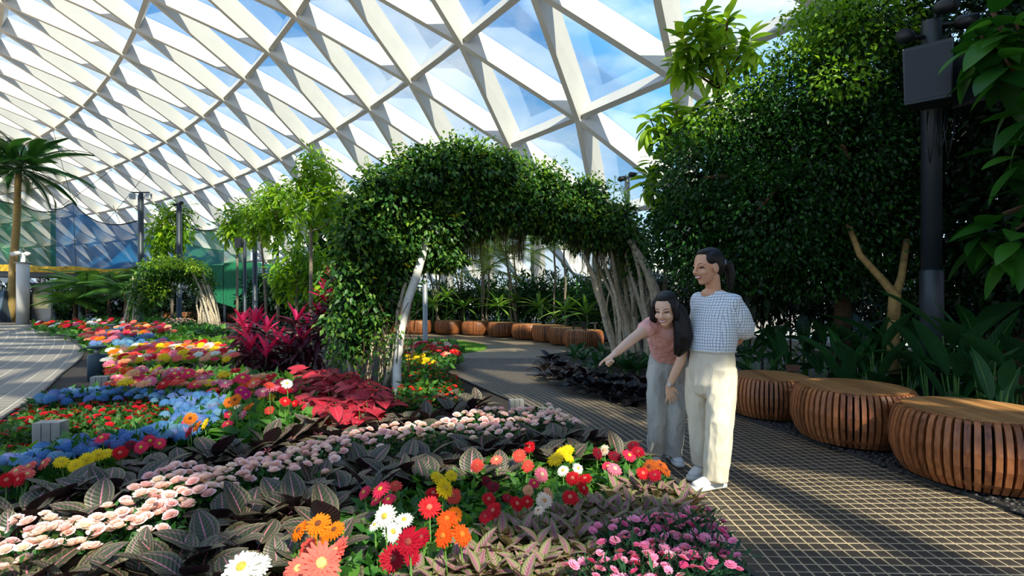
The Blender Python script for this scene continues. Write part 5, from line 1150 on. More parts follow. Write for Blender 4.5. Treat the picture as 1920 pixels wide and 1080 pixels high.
def flowerer(name, lab, cat, p, grp, fol, blooms, nb, spread, zt, sc, tilt=.5, bs=1.0):
    t = thing(name, lab, cat, (p.x, p.y, .055), R(0, 6), grp); link('foliage', random.choice(fol), t, sc=sc)
    k = 0
    for i in range(nb):
        a = i * 2.4 + R(-.4, .4); r = spread * math.sqrt((i + .4) / nb)
        link('bloom', random.choice(blooms), t, (r * math.cos(a), r * math.sin(a), zt * sc * (1 - .25 * (r / spread) ** 2) + R(-.012, .02)), (R(-tilt, tilt), R(-tilt, tilt), R(0, 6)), bs * R(.75, 1.1))
    return t
rose_c = [(30, 1052), (90, 1022), (140, 1012), (60, 1000), (190, 1005), (230, 990), (275, 985), (250, 955), (300, 965), (330, 945), (310, 920), (345, 925), (360, 900), (395, 905), (425, 900), (455, 888), (330, 892), (480, 878), (505, 872), (535, 868), (560, 858), (590, 850), (575, 880), (620, 838), (610, 858), (650, 832), (685, 822), (720, 826), (735, 812), (765, 818), (790, 806), (820, 812), (850, 800), (870, 812), (900, 796), (905, 815), (935, 800), (955, 812), (975, 798), (880, 785), (910, 778), (945, 782), (1000, 790), (1030, 785), (1055, 792), (985, 776), (1020, 772), (375, 925), (500, 890)]
its = [(G(u, v + 4, .2).x, G(u, v + 4, .2).y) for u, v in rose_c]
for (x, y), lab, g in ord_labels(clear(its), lambda i: i[0], 'pale pink rose bush %s, %s from the left', 'pale pink rose bushes', [('in the front left of the bed', lambda i: i[1] < 2.9), ('on the left of the rose band', lambda i: i[0] < -1.35), ('near the path', lambda i: i[0] > -.35), ('in the middle of the rose band', lambda i: True)]):
    flowerer('rose_bush', lab, 'flower', Vector((x, y, 0)), g, MR, ROSES, 9, .16, .2, 1.0, .35, 1.2)
hyd_c = [(92, 742), (115, 738), (130, 732), (155, 738), (168, 730), (190, 740), (205, 732), (222, 736), (240, 730), (258, 734), (280, 737), (300, 740), (318, 736), (338, 741), (356, 738), (374, 743), (392, 740), (405, 748), (330, 752), (352, 754), (372, 756), (394, 760), (340, 766), (362, 770), (384, 772), (400, 772), (350, 782), (372, 784), (330, 792), (352, 794), (310, 802), (330, 806), (285, 808), (305, 814), (255, 814), (232, 818), (250, 824), (205, 826), (145, 838), (125, 842), (150, 830), (75, 848), (60, 856), (85, 858), (40, 862), (15, 866), (100, 746)]
its = [(G(u, v + 3, .27).x, G(u, v + 3, .27).y) for u, v in hyd_c]
for (x, y), lab, g in ord_labels(clear(its), lambda i: i[0], 'blue hydrangea %s, %s from the left', 'blue hydrangeas around the red carpet', [('left of the dark bollard', lambda i: i[0] < -5.0 and i[1] > 5), ('along the back of the red carpet', lambda i: i[1] > 5.9), ('along the front of the red carpet', lambda i: i[0] < -2.55 and i[1] < 4.4), ('right of the red carpet', lambda i: True)]):
    flowerer('hydrangea', lab, 'flower', Vector((x, y, 0)), g, MH, HYD, 5, .13, .23, 1.0, .35, .62)
for p in sorted(sample([(160, 622), (190, 618), (255, 614), (300, 652), (250, 642), (330, 644), (250, 650), (210, 652), (165, 648), (185, 634)], 26, .28, .3), key=lambda p: p.x):
    far_h = globals().get('far_h', -1) + 1; flowerer('hydrangea', 'blue hydrangea in the far bed by the bollards, %s' % (ORD[far_h] + ' from the left' if far_h < 14 else ORD[25 - far_h] + ' from the right'), 'flower', p, 'far blue hydrangeas', MH, HYD, 4, .14, .23, 1.2, .35, 1.0)
for i, (u, v) in enumerate(((320, 612), (335, 611), (350, 612), (338, 616), (322, 618))):
    flowerer('dianthus', 'pale pink dianthus clump at the far path edge, %s from the left' % ORD[i], 'flower', G(u, v, .2), 'far pale pink clumps', MD, ROSES, 9, .25, .25, 1.6, .4, 1.5)
kp = [(0, 868), (10, 812), (60, 770), (110, 748), (240, 742), (315, 752), (330, 770), (300, 792), (240, 812), (150, 826), (70, 846)]
pts = sample(kp, 100, .2, .2)
for (x, y), lab, g in ord_labels(clear([(p.x, p.y) for p in pts]), lambda i: i[0], 'small red-flowered plant %s of the red carpet, %s from the left', 'red-flowered carpet', [('at the back', lambda i: i[1] > 6.1), ('in the middle', lambda i: i[1] > 5.1), ('at the front', lambda i: True)]):
    p = Vector((x, y, 0)); flowerer('red_carpet_plant', lab, 'flower', p, g, MK, REDS, 6, .18, .17, 1.0, .5, 1.0)
carpet('dense low green leaves of the red flower carpet', kp, .14, 4200, .06, MATS['carpet_leaf'], .14)
for (x, y), lab, g in ord_labels([(p.x, p.y) for p in sample([(757, 685), (825, 685), (848, 720), (855, 748), (800, 765), (757, 762)], 34, .2, .17)], lambda i: i[0], 'small red and orange flowered plant %s, %s from the left', 'red plants behind the white trunk', [('far behind the white trunk', lambda i: i[1] > 7.2), ('just behind the white trunk', lambda i: True)]):
    p = Vector((x, y, 0)); flowerer('red_bedding_plant', lab, 'flower', p, g, MK, ORB, 7, .15, .2, 1.0, .5, .9)
dia_c = [(1150, 1012), (1200, 1000), (1245, 1002), (1170, 1045), (1215, 1040), (1260, 1040), (1290, 1000), (1320, 1010), (1345, 1035), (1300, 1045), (1335, 1075), (1285, 1080), (1235, 1080), (1180, 1085), (1115, 1085), (1310, 985)]
for i, (u, v) in enumerate(sorted(dia_c)):
    p = G(u, v + 4, .2); flowerer('dianthus', 'pink dianthus clump at the lower right corner of the bed, %s from the left' % ORD[i], 'flower', p, 'pink dianthus clumps', MD, DIA, 11, .12, .22, 1.0, .5, .95)
# --- variegated foliage in front
V_VAR = veinmat('variegated_leaf', srgb(142, 140, 92), srgb(94, 106, 46), srgb(156, 66, 104), back=srgb(150, 132, 80), ribw=.06, ribs=8, trans=.25, rough=.5, vein=.55, mid=srgb(172, 122, 130))
VAR = [broad('leaf', .13, .062, V_VAR, .3, .25, 7, .42), broad('leaf', .12, .058, V_VAR, .45, .2, 7, .4), broad('leaf', .14, .058, V_VAR, .15, .35, 7, .42)]
var_c = [(800, 1078), (850, 1060), (905, 1065), (890, 1030), (950, 1055), (960, 1010), (925, 1000), (1000, 1050), (1020, 1015), (985, 985), (1040, 985), (1070, 1020), (1060, 960), (1100, 985), (1110, 945), (1090, 1050), (1150, 960), (1160, 925), (1200, 950), (1205, 915), (1245, 925), (1285, 930), (1250, 960), (1290, 960), (1150, 990), (1040, 1075), (1000, 1080), (1205, 985), (1275, 985)]
its = [(G(u, v + 8, .16).x, G(u, v + 8, .16).y) for u, v in var_c]
for (x, y), lab, g in ord_labels(its, lambda i: i[0], 'pinkish green variegated foliage plant %s, %s from the left', 'variegated foliage plants', [('nearest the bottom edge', lambda i: i[1] < 2.62), ('behind the pink dianthus', lambda i: True)]):
    t = thing('variegated_plant', lab, 'plant', (x, y, .055), R(0, 6), g)
    mb = MB()
    for s in range(3):
        a = s * 2.1 + R(-.3, .3); q = Vector((.06 * math.cos(a), .06 * math.sin(a), R(.10, .15))); mb.tube([(0, 0, 0), q * .6, q], [.005, .004, .003], 5)
        for k in range(9):
            f = k / 9; yaw = k * 2.4 + s; link('leaf', random.choice(VAR), t, tuple(q * (.55 + .45 * f)), (R(-.3, .3), -(.05 + 1.1 * f + R(-.2, .2)), yaw), R(.8, 1.25) * (1 - .3 * f))
    mb.obj('stem', M_BARKD, t)
# --- red caladiums and cordylines by the arch foot
V_CLD = veinmat('caladium_leaf', srgb(196, 52, 66), srgb(150, 44, 52), srgb(226, 90, 100), back=srgb(190, 90, 92), ribw=.04, ribs=6, trans=.3, rough=.5, vein=.3, mid=srgb(206, 40, 62))
CLD = [broad('leaf', .2, .16, V_CLD, .3, .2, 8, .35, heart=.8, base=.7), broad('leaf', .17, .14, V_CLD, .45, .2, 8, .35, heart=.8, base=.7)]
pts = sample([(545, 715), (580, 698), (640, 700), (690, 722), (725, 748), (700, 775), (640, 780), (585, 775), (560, 745)], 30, .25, .2)
for i, p in enumerate(sorted(pts, key=lambda q: q.x)):
    t = thing('caladium', 'red-leaved caladium at the foot of the arch, %s' % (ORD[i] + ' from the left' if i < 15 else ORD[min(19, len(pts) - 1 - i)] + ' from the right'), 'plant', (p.x, p.y, .055), R(0, 6), 'red caladiums at the arch foot'); mb = MB()
    for k in range(7):
        yaw = k * 2.4; r = R(.03, .10); h = R(.14, .26); q = Vector((r * math.cos(yaw), r * math.sin(yaw), h)); mb.tube([(0, 0, 0), q * .7 + Vector((0, 0, .03)), q], [.004, .003, .003], 4); link('leaf', random.choice(CLD), t, tuple(q), (R(-.4, .4), -R(-.5, .6), yaw), R(.8, 1.2))
    mb.obj('stem', M_STEM, t)
COR_D = leafmat('cordyline_dark', [srgb(44, 18, 28), srgb(68, 22, 40), srgb(104, 26, 52), srgb(52, 24, 30)], .3, .4, .4, island=False); COR_M = leafmat('cordyline_magenta', [srgb(214, 30, 92), srgb(236, 60, 120), srgb(190, 24, 80), srgb(150, 24, 66)], .4, .4, .4, island=False)
CRD = broad('leaf', .42, .085, COR_D, .45, .3, 8, .5); CRM = broad('leaf', .34, .07, COR_M, .15, .35, 8, .5)
heads = [(480, 600, 9.6), (462, 625, 9.4), (500, 615, 9.2), (520, 640, 9.2), (470, 650, 9.0), (555, 600, 9.2), (580, 615, 8.9), (600, 590, 8.8), (540, 650, 8.9), (500, 660, 8.8), (565, 640, 8.7), (455, 605, 9.9)]
for gi, (us, lab) in enumerate((((0, 1, 2, 3, 4, 9, 11), 'magenta and purple cordyline clump, left of the pair beside the arch'), ((5, 6, 7, 8, 10), 'dark purple cordyline clump tucked against the arch foliage'))):
    b0 = P(heads[us[0]][0] + 20, 700, 9.2); b0 = Vector((b0.x, 9.1, .055)); t = thing('cordyline', lab, 'plant', tuple(b0), 0, 'cordylines beside the arch')
    for i in us:
        u, v, Y = heads[i]; e = P(u, v, Y) - b0; mb = MB(); mb.tube([Vector((e.x * .4, e.y * .4, -.02)), Vector((e.x * .8, e.y * .8, e.z * .5)), e], [.018, .016, .014], 6); mb.obj('cane', M_BARKG, t, True)
        for k in range(30):
            f = k / 30; yaw = k * 2.4; z = e - Vector((0, 0, .38 * (1 - f)))
            link('leaf', CRM if f > (.7 if gi == 0 else .86) else CRD, t, tuple(z), (R(-.3, .3), -(-.75 + 2.0 * f + R(-.2, .2)), yaw), R(.85, 1.15))
b0 = P(628, 690, 8.6); b0.z = .055; t = thing('cordyline', 'tall thin cordyline with magenta tips rising beside the arch', 'plant', tuple(b0), 0, 'cordylines beside the arch')
for u, v in ((628, 520), (612, 545), (640, 535)):
    e = P(u, v, 8.6) - b0; MB().tube([(0, 0, -.02), (e.x * .6, e.y, e.z * .6), e], [.02, .016, .012], 6).obj('cane', M_BARKG, t, True)
    for k in range(26):
        f = k / 26; link('leaf', CRM if f > .55 else CRD, t, tuple(e - Vector((0, 0, .45 * (1 - f)))), (R(-.3, .3), -(-.6 + 1.9 * f + R(-.2, .2)), k * 2.4), R(.7, 1.0))
# ------------------------------------------------------------------ people
from mathutils.bvhtree import BVHTree
from mathutils import noise as mnoise
def skinmat(name, c):
    m, nt, N, L, b = _pbase(name); b.inputs['Roughness'].default_value = .5; b.inputs['Subsurface Weight'].default_value = .12; b.inputs['Subsurface Radius'].default_value = (.02, .008, .005)
    tc = N('ShaderNodeTexCoord'); no = N('ShaderNodeTexNoise'); no.inputs['Scale'].default_value = 9; L(tc.outputs['Object'], no.inputs[0]); r = N('ShaderNodeValToRGB'); L(no.outputs[0], r.inputs[0])
    r.color_ramp.elements[0].color = c4([x * .9 for x in c]); r.color_ramp.elements[1].color = c4([min(1, x * 1.08) for x in c]); L(r.outputs[0], b.inputs['Base Color']); return m
def clothmat(name, c, rough=.85, fold=.5, scale=9.0, stretch=(1, 1, .35), weave=0.0, var=.08):
    m, nt, N, L, b = _pbase(name); b.inputs['Roughness'].default_value = rough; b.inputs['Specular IOR Level'].default_value = .15
    tc = N('ShaderNodeTexCoord'); mp = N('ShaderNodeMapping'); mp.inputs['Scale'].default_value = stretch; L(tc.outputs['Object'], mp.inputs[0])
    no = N('ShaderNodeTexNoise'); no.inputs['Scale'].default_value = scale; no.inputs['Detail'].default_value = 3; no.inputs['Distortion'].default_value = .6; L(mp.outputs[0], no.inputs[0])
    r = N('ShaderNodeValToRGB'); L(no.outputs[0], r.inputs[0]); r.color_ramp.elements[0].position = .3; r.color_ramp.elements[1].position = .7
    r.color_ramp.elements[0].color = c4([x * (1 - var) for x in c]); r.color_ramp.elements[1].color = c4([min(1, x * (1 + var)) for x in c]); L(r.outputs[0], b.inputs['Base Color'])
    bp = N('ShaderNodeBump'); bp.inputs['Strength'].default_value = fold; bp.inputs['Distance'].default_value = .03; L(no.outputs[0], bp.inputs['Height']); L(bp.outputs[0], b.inputs['Normal'])
    return m
def gridmat(name, base, line, yaw, sp=.0185):
    m, nt, N, L, b = _pbase(name); b.inputs['Roughness'].default_value = .9; b.inputs['Specular IOR Level'].default_value = .1
    tc = N('ShaderNodeTexCoord'); mp = N('ShaderNodeMapping'); mp.inputs['Rotation'].default_value = (0, 0, yaw); L(tc.outputs['Object'], mp.inputs[0])
    no = N('ShaderNodeTexNoise'); no.inputs['Scale'].default_value = 7; L(tc.outputs['Object'], no.inputs[0])
    ad = N('ShaderNodeVectorMath'); ad.operation = 'MULTIPLY_ADD'; L(no.outputs['Color'], ad.inputs[0]); ad.inputs[1].default_value = (.03, .03, .03); L(mp.outputs[0], ad.inputs[2])
    sx = N('ShaderNodeSeparateXYZ'); L(ad.outputs[0], sx.inputs[0])
    g = N('ShaderNodeNewGeometry'); mp2 = N('ShaderNodeMapping'); mp2.inputs['Rotation'].default_value = (0, 0, yaw); L(g.outputs['Normal'], mp2.inputs[0]); sn = N('ShaderNodeSeparateXYZ'); L(mp2.outputs[0], sn.inputs[0])
    def mt(op, a, bb=None):
        n = N('ShaderNodeMath'); n.operation = op
        for i, x in enumerate((a, bb)):
            if x is None: continue
            if isinstance(x, (int, float)): n.inputs[i].default_value = x
            else: L(x, n.inputs[i])
        return n.outputs[0]
    sel = mt('GREATER_THAN', mt('ABSOLUTE', sn.outputs[0]), mt('ABSOLUTE', sn.outputs[1]))
    h = mt('ADD', mt('MULTIPLY', sel, sx.outputs[1]), mt('MULTIPLY', mt('SUBTRACT', 1.0, sel), sx.outputs[0]))
    ln = mt('MAXIMUM', mt('LESS_THAN', mt('FRACT', mt('DIVIDE', h, sp)), .17), mt('LESS_THAN', mt('FRACT', mt('DIVIDE', sx.outputs[2], sp)), .17))
    mx = N('ShaderNodeMix'); mx.data_type = 'RGBA'; L(ln, mx.inputs['Factor']); mx.inputs['A'].default_value = c4(base); mx.inputs['B'].default_value = c4(line); L(mx.outputs['Result'], b.inputs['Base Color'])
    bp = N('ShaderNodeBump'); bp.inputs['Strength'].default_value = .5; bp.inputs['Distance'].default_value = .03; L(no.outputs[0], bp.inputs['Height']); L(bp.outputs[0], b.inputs['Normal']); return m
def hairmat(name):
    m, nt, N, L, b = _pbase(name); b.inputs['Base Color'].default_value = c4(srgb(20, 16, 16)); b.inputs['Roughness'].default_value = .5; b.inputs['Specular IOR Level'].default_value = .3
    tc = N('ShaderNodeTexCoord'); mp = N('ShaderNodeMapping'); mp.inputs['Scale'].default_value = (1, 1, .12); L(tc.outputs['Object'], mp.inputs[0]); no = N('ShaderNodeTexNoise'); no.inputs['Scale'].default_value = 130; no.inputs['Detail'].default_value = 2; L(mp.outputs[0], no.inputs[0])
    bp = N('ShaderNodeBump'); bp.inputs['Strength'].default_value = .6; bp.inputs['Distance'].default_value = .006; L(no.outputs[0], bp.inputs['Height']); L(bp.outputs[0], b.inputs['Normal']); return m
def cap(mb, pts, rad, n=14, up=None):
    """tube with rounded ends"""
    pts = [Vector(p) for p in pts]; rad = [r if isinstance(r, tuple) else (r, r) for r in rad]; k = .55
    d0 = (pts[0] - pts[1]).normalized(); d1 = (pts[-1] - pts[-2]).normalized(); r0, r1 = min(rad[0]), min(rad[-1])
    P_ = [pts[0] + d0 * r0 * .8, pts[0] + d0 * r0 * .5] + pts + [pts[-1] + d1 * r1 * .5, pts[-1] + d1 * r1 * .8]
    q = lambda r, f: (r[0] * f, r[1] * f)
    mb.tube(P_, [q(rad[0], .35), q(rad[0], .8)] + rad + [q(rad[-1], .8), q(rad[-1], .35)], n, up=up)
def remesh(mb, name, m, vox, parent, smooth=3, origin=Vector((0, 0, 0)), fac=.5, fold=None):
    me = bpy.data.meshes.new('tmp'); me.from_pydata([tuple(Vector(v) - origin) for v in mb.v], [], mb.f); me.update()
    o = bpy.data.objects.new('tmp', me); COL.objects.link(o)
    r = o.modifiers.new('r', 'REMESH'); r.mode = 'VOXEL'; r.voxel_size = vox; r.use_smooth_shade = True
    if smooth: s = o.modifiers.new('s', 'SMOOTH'); s.iterations = smooth; s.factor = fac
    dg = bpy.context.evaluated_depsgraph_get(); out = bpy.data.meshes.new_from_object(o.evaluated_get(dg)); out.name = name
    if fold:                      # cloth folds as real relief along the normals
        amp, fx, fz = fold; nv = len(out.vertices); co = np.empty(nv * 3); out.vertices.foreach_get('co', co); co = co.reshape(-1, 3); no = np.empty(nv * 3); out.vertices.foreach_get('normal', no); no = no.reshape(-1, 3)
        w = np.array([mnoise.noise(Vector((c[0] * fx, c[1] * fx, c[2] * fz))) + .5 * mnoise.noise(Vector((c[0] * fx * 2.1 + 5, c[1] * fx * 2.1, c[2] * fz * 2.6))) for c in co]); w = 1 - np.abs(w) * 2.2
        out.vertices.foreach_set('co', (co + no * (w * amp)[:, None]).astype(np.float32).ravel()); out.update()
    out.materials.clear(); out.materials.append(m); out.polygons.foreach_set('use_smooth', [True] * len(out.polygons))
    bpy.data.objects.remove(o); bpy.data.meshes.remove(me); return link(name, out, parent)
def frame(f):
    f = Vector(f).normalized(); s = f.cross(Vector((0, 0, 1))).normalized(); u = s.cross(f).normalized()
    return Matrix((s, f, u)).transposed()          # columns: side, forward, up
HS = 1.0
def add_head(mb, c, f, s=1.0):
    Mx = frame(f); c = Vector(c); T = lambda x, y, z: c + Mx @ (Vector((x, y, z)) * s)
    E = lambda p, r: mb.ball(T(*p), tuple(a * s for a in r), 20, 14, M=Mx)
    E((0, -.012, .028), (.074, .096, .087)); E((0, .020, -.036), (.058, .064, .070)); E((0, .050, -.090), (.024, .022, .020)); E((0, .066, .018), (.050, .022, .014)); E((0, .020, -.062), (.048, .05, .045))
    for k in (-1, 1):
        E((k * .034, .057, -.030), (.026, .022, .022)); E((k * .077, -.006, -.010), (.010, .021, .032)); E((k * .013, .088, -.033), (.009, .010, .008))
    cap(mb, [T(0, .084, .012), T(0, .094, -.008), T(0, .102, -.026)], [.009 * s, .010 * s, .0135 * s], 10)
    E((0, .079, -.056), (.022, .013, .010))
    return Mx, T
def face_parts(root, body, Mx, T, s, skin_dark):
    bm_ = BVHTree.FromPolygons([v.co.copy() for v in body.data.vertices], [tuple(p.vertices) for p in body.data.polygons])
    fw = Mx @ Vector((0, 1, 0)); off = root.location
    def surf(x, z, lift=.001):
        o = T(x, .3, z) - off; h = bm_.ray_cast(o, -fw); return (h[0] if h[0] else T(x, .09, z) - off) + fw * lift
    dk = MATS.get('eye_dark') or mat('eye_dark', srgb(24, 16, 14), .3, .1, 5); br = MATS.get('brow_hair') or mat('brow_hair', srgb(44, 32, 28), .8, .1, 5); lp = MATS.get('lip_pink') or mat('lip_pink', srgb(176, 78, 76), .4, .1, 5); th = MATS.get('teeth_white') or mat('teeth_white', srgb(240, 234, 222), .3, .03, 5)
    for k in (-1, 1):
        mb = MB(); mb.tube([surf(k * x, z) for x, z in ((.016, -.002), (.024, .004), (.033, .005), (.042, .001), (.047, -.004))], [.0016, .0030, .0034, .0028, .0014], 6); mb.tube([surf(k * x, z, .0) for x, z in ((.020, -.001), (.031, .0005), (.042, -.002))], [.0018, .0042, .0018], 6); mb.obj('eye', dk, root, True)
        mb = MB(); mb.tube([surf(k * x, z, .0) for x, z in ((.014, .021), (.026, .027), (.040, .026), (.050, .019))], [.0022, .0034, .0030, .0014], 6); mb.obj('eyebrow', br, root, True)
    mb = MB(); mb.tube([surf(x, z, .0) for x, z in ((-.029, -.049), (-.018, -.051), (-.006, -.0515), (0, -.0525), (.006, -.0515), (.018, -.051), (.029, -.049))], [.0015, .0030, .0038, .0034, .0038, .0030, .0015], 6)
    mb.tube([surf(x, z, .0) for x, z in ((-.029, -.049), (-.018, -.064), (0, -.069), (.018, -.064), (.029, -.049))], [.0015, .0040, .0046, .0040, .0015], 6); mb.obj('lips', lp, root, True)
    mb = MB(); mb.tube([surf(x, z, .0) for x, z in ((-.024, -.053), (-.012, -.058), (0, -.0595), (.012, -.058), (.024, -.053))], [.0015, .0045, .0052, .0045, .0015], 6); mb.obj('teeth', th, root, True)
def add_hand(mb, wrist, d, palm, curls, s=1.0, spread=.16, flip=1):
    """palm plus five fingers: d = hand direction, palm = palm normal; curls per finger (0 straight .. 1 closed), thumb first"""
    d = Vector(d).normalized(); pn = Vector(palm); pn = (pn - d * pn.dot(d)).normalized(); sd = d.cross(pn).normalized() * flip; w = Vector(wrist)
    cap(mb, [w, w + d * .045 * s, w + d * .085 * s], [(.025 * s, .017 * s), (.037 * s, .015 * s), (.036 * s, .012 * s)], 12, up=pn)
    L_ = (.068, .078, .072, .058)
    for i in range(4):
        off = (i - 1.5) * .0195 * s; p = w + d * (.082 + (.006 if i in (1, 2) else 0)) * s + sd * -off; dd = (d - sd * (i - 1.5) * spread).normalized(); c = curls[i + 1]; pts = [p - dd * .012 * s]; ang = 0
        for seg, fr in ((0, .42), (1, .33), (2, .25)):
            ang += c * (1.45 if seg else 1.1); v = dd * math.cos(ang) + pn * math.sin(ang); pts.append(pts[-1] + v * L_[i] * s * fr + (dd * .012 * s if seg == 0 else Vector()))
        cap(mb, pts, [.0088 * s, .0085 * s, .0078 * s, .0065 * s], 9)
    p = w + d * .022 * s + sd * .026 * s; c = curls[0]; v1 = (d * .75 + sd * (.75 - .6 * c) + pn * .3 * c).normalized(); v2 = (d * .95 + sd * (.25 - .6 * c) + pn * (.5 * c)).normalized()
    cap(mb, [p - v1 * .015 * s, p + v1 * .032 * s, p + v1 * .032 * s + v2 * .03 * s], [.012 * s, .0105 * s, .0085 * s], 9)
M_SHOE = mat('white_leather', srgb(232, 230, 226), .45, .04, 8); M_SOLE = mat('white_rubber', srgb(222, 220, 214), .6, .05, 8); M_LACE = mat('lace', srgb(200, 196, 190), .8, .1, 20)
def shoe(root, heel, yaw, s=1.0):
    Mz = Matrix.Rotation(yaw, 3, 'Z'); h = Vector(heel); T = lambda x, y, z: h + Mz @ Vector((x, y, z)) * s; mb = MB()
    outl = [(-.035, .027), (-.02, .034), (.04, .034), (.10, .038), (.16, .045), (.20, .043), (.232, .030), (.245, .012)]
    ring = outl + [(x, -y) for x, y in reversed(outl)]; n = len(ring)
    V = [T(x, y, .0) for x, y in ring] + [T(x * 1.01, y * 1.06, .012) for x, y in ring] + [T(x, y, .026) for x, y in ring]; F = [tuple(reversed(range(n))), tuple(range(2 * n, 3 * n))] + [(a * n + j, a * n + (j + 1) % n, (a + 1) * n + (j + 1) % n, (a + 1) * n + j) for a in (0, 1) for j in range(n)]
    so = MB().add(V, F).mesh('sole', M_SOLE, True)
    cap(mb, [T(-.012, 0, .055), T(.03, 0, .06), T(.08, 0, .055), (T(.14, 0, .045)), T(.195, 0, .036)], [(.031 * s, .042 * s), (.034 * s, .045 * s), (.037 * s, .038 * s), (.041 * s, .028 * s), (.037 * s, .018 * s)], 14, up=(0, 0, 1))
    cap(mb, [T(.005, 0, .05), T(.0, 0, .105)], [(.034 * s, .036 * s), (.034 * s, .036 * s)], 14, up=tuple(Mz @ Vector((1, 0, 0))))
    o = remesh(mb, 'shoe', M_SHOE, .005, root, 2, root.location); sol = link('sole', so, o, tuple(-root.location))
    mb = MB()
    for k in range(5):
        x = .065 + k * .022; z = .093 - k * .0105; mb.tube([T(x, -.024, z - .012), T(x, 0, z + .001), T(x, .024, z - .012)], .0032 * s, 5)
    mb.obj('laces', M_LACE, o, True, loc=tuple(-root.location)); return o
SKIN_M = skinmat('skin_warm', srgb(216, 160, 126)); SKIN_D = skinmat('skin_light', srgb(232, 186, 156)); HAIR = hairmat('black_hair')
# ---- the woman standing, hands clasped behind her
def woman():
    base = Vector((1.36, 3.86, .008)); t = thing('person', 'woman in checked white blouse and cream trousers, hands behind her back', 'person', tuple(base))
    bf = Vector((-.866, -.5, 0)); side = Vector((.5, -.866, 0)); O = base
    hc = P(1326, 501, 3.84); hf = Vector((-.93, -.34, -.10)); mb = MB()
    Mx, T = add_head(mb, hc, hf, 1.06)
    cap(mb, [T(0, -.03, -.06), P(1338, 545, 3.88), P(1342, 566, 3.90)], [.052, .050, .062], 16)
    mb.ball(P(1338, 551, 3.90) + bf * .040, (.066, .050, .042), 18, 12, M=frame(bf))
    tor = [(1341, 557, 3.90, .106, .070), (1340, 585, 3.89, .145, .095), (1337, 625, 3.88, .135, .092), (1335, 655, 3.88, .128, .095), (1334, 690, 3.88, .13, .09)]
    cap(mb, [P(u, v, Y) for u, v, Y, a, b in tor], [(a, b) for u, v, Y, a, b in tor], 18, up=bf)
    shL, elL, wrL = P(1374, 566, 3.76), P(1395, 626, 3.86), P(1366, 652, 4.05); shR, elR, wrR = P(1306, 566, 4.03), P(1318, 630, 4.18), P(1345, 658, 4.10)
    for a, b, c in ((shL, elL, wrL), (shR, elR, wrR)): cap(mb, [a, (a + b) / 2, b, (b + c) / 2, c], [.046, .043, .036, .034, .025], 14)
    add_hand(mb, wrL, (wrL - elL), -bf, (.5, .4, .4, .4, .45), .95); add_hand(mb, wrR, (wrR - elR), -bf, (.5, .5, .5, .5, .5), .95, flip=-1)
    for hp, kn, an in ((P(1352, 695, 3.80), P(1348, 780, 3.74), P(1343, 893, 3.76)), (P(1316, 695, 3.96), P(1315, 780, 3.96), P(1318, 872, 4.0))): cap(mb, [hp, (hp + kn) / 2, kn, (kn + an) / 2, an], [.062, .065, .052, .05, .036], 14)
    body = remesh(mb, 'body', SKIN_M, .0042, t, 3, O); face_parts(t, body, Mx, T, 1.06, None)
    # hair swept back into a ponytail
    mb = MB(); E = lambda p, r: mb.ball(T(*p), tuple(a * 1.06 for a in r), 20, 14, M=Mx)
    E((0, -.030, .042), (.080, .096, .086)); E((0, -.065, .0), (.066, .058, .07)); E((0, .010, .094), (.055, .050, .026))
    for k in (-1, 1): E((k * .060, .004, .052), (.022, .044, .040)); E((k * .062, -.048, .016), (.018, .034, .042))
    cap(mb, [T(0, -.12, .02), T(.0, -.165, -.0), T(0, -.180, -.05), T(0, -.178, -.12), T(.0, -.170, -.17)], [.026, .038, .036, .026, .010], 14)
    remesh(mb, 'hair', HAIR, .005, t, 2, O)
    MB().tube([T(0, -.118, .02), T(0, -.132, .016)], .030, 14).obj('hair_tie', mat('hair_tie', srgb(120, 130, 150), .5), t, True, loc=tuple(-O))
    # blouse
    mb = MB(); yaw = math.atan2(bf.y, bf.x)
    bl = [(1343, 550, 3.905, .098, .068), (1342, 557, 3.90, .138, .088), (1340, 580, 3.89, .178, .118), (1338, 610, 3.88, .176, .130), (1336, 640, 3.88, .176, .134), (1335, 655, 3.88, .172, .130), (1335, 661, 3.88, .158, .12)]
    mb.tube([P(u, v, Y) for u, v, Y, a, b in bl], [(a, b) for u, v, Y, a, b in bl], 28, up=bf)
    cap(mb, [P(1358, 562, 3.82), P(1374, 566, 3.765), P(1385, 592, 3.785), P(1391, 612, 3.81), P(1394, 620, 3.83)], [.056, .062, .074, .078, .072], 18); cap(mb, [P(1312, 562, 4.0), P(1312, 595, 4.08), P(1316, 622, 4.15)], [.062, .07, .07], 18)
    remesh(mb, 'blouse', gridmat('checked_cotton', srgb(236, 238, 238), srgb(124, 140, 164), -yaw), .007, t, 16, O, fold=(.005, 8, 6))
    MB().tube([P(1342, 553.5 + 2.5 * math.cos(a), 3.905) + (bf * math.cos(a) * .080 + side * math.sin(a) * .106) for a in [i * 2 * math.pi / 24 for i in range(25)]], .005, 6).obj('neckband', mat('neckband_white', srgb(222, 226, 228), .9), t, True, loc=tuple(-O))
    # trousers
    mb = MB(); pv = [(1335, 652, 3.88, .150, .112), (1335, 668, 3.88, .160, .12), (1334, 695, 3.88, .168, .128), (1334, 722, 3.87, .162, .12)]
    cap(mb, [P(u, v, Y) for u, v, Y, a, b in pv], [(a, b) for u, v, Y, a, b in pv], 24, up=bf)
    l1 = [(1353, 690, 3.80, .094), (1353, 705, 3.80, .098), (1352, 745, 3.77, .094), (1349, 790, 3.74, .088), (1346, 840, 3.74, .084), (1342, 885, 3.75, .082), (1341, 899, 3.75, .082)]; l2 = [(1312, 690, 3.96, .09), (1312, 705, 3.96, .096), (1310, 745, 3.97, .090), (1312, 790, 3.98, .083), (1316, 840, 3.99, .078), (1319, 868, 4.0, .076)]
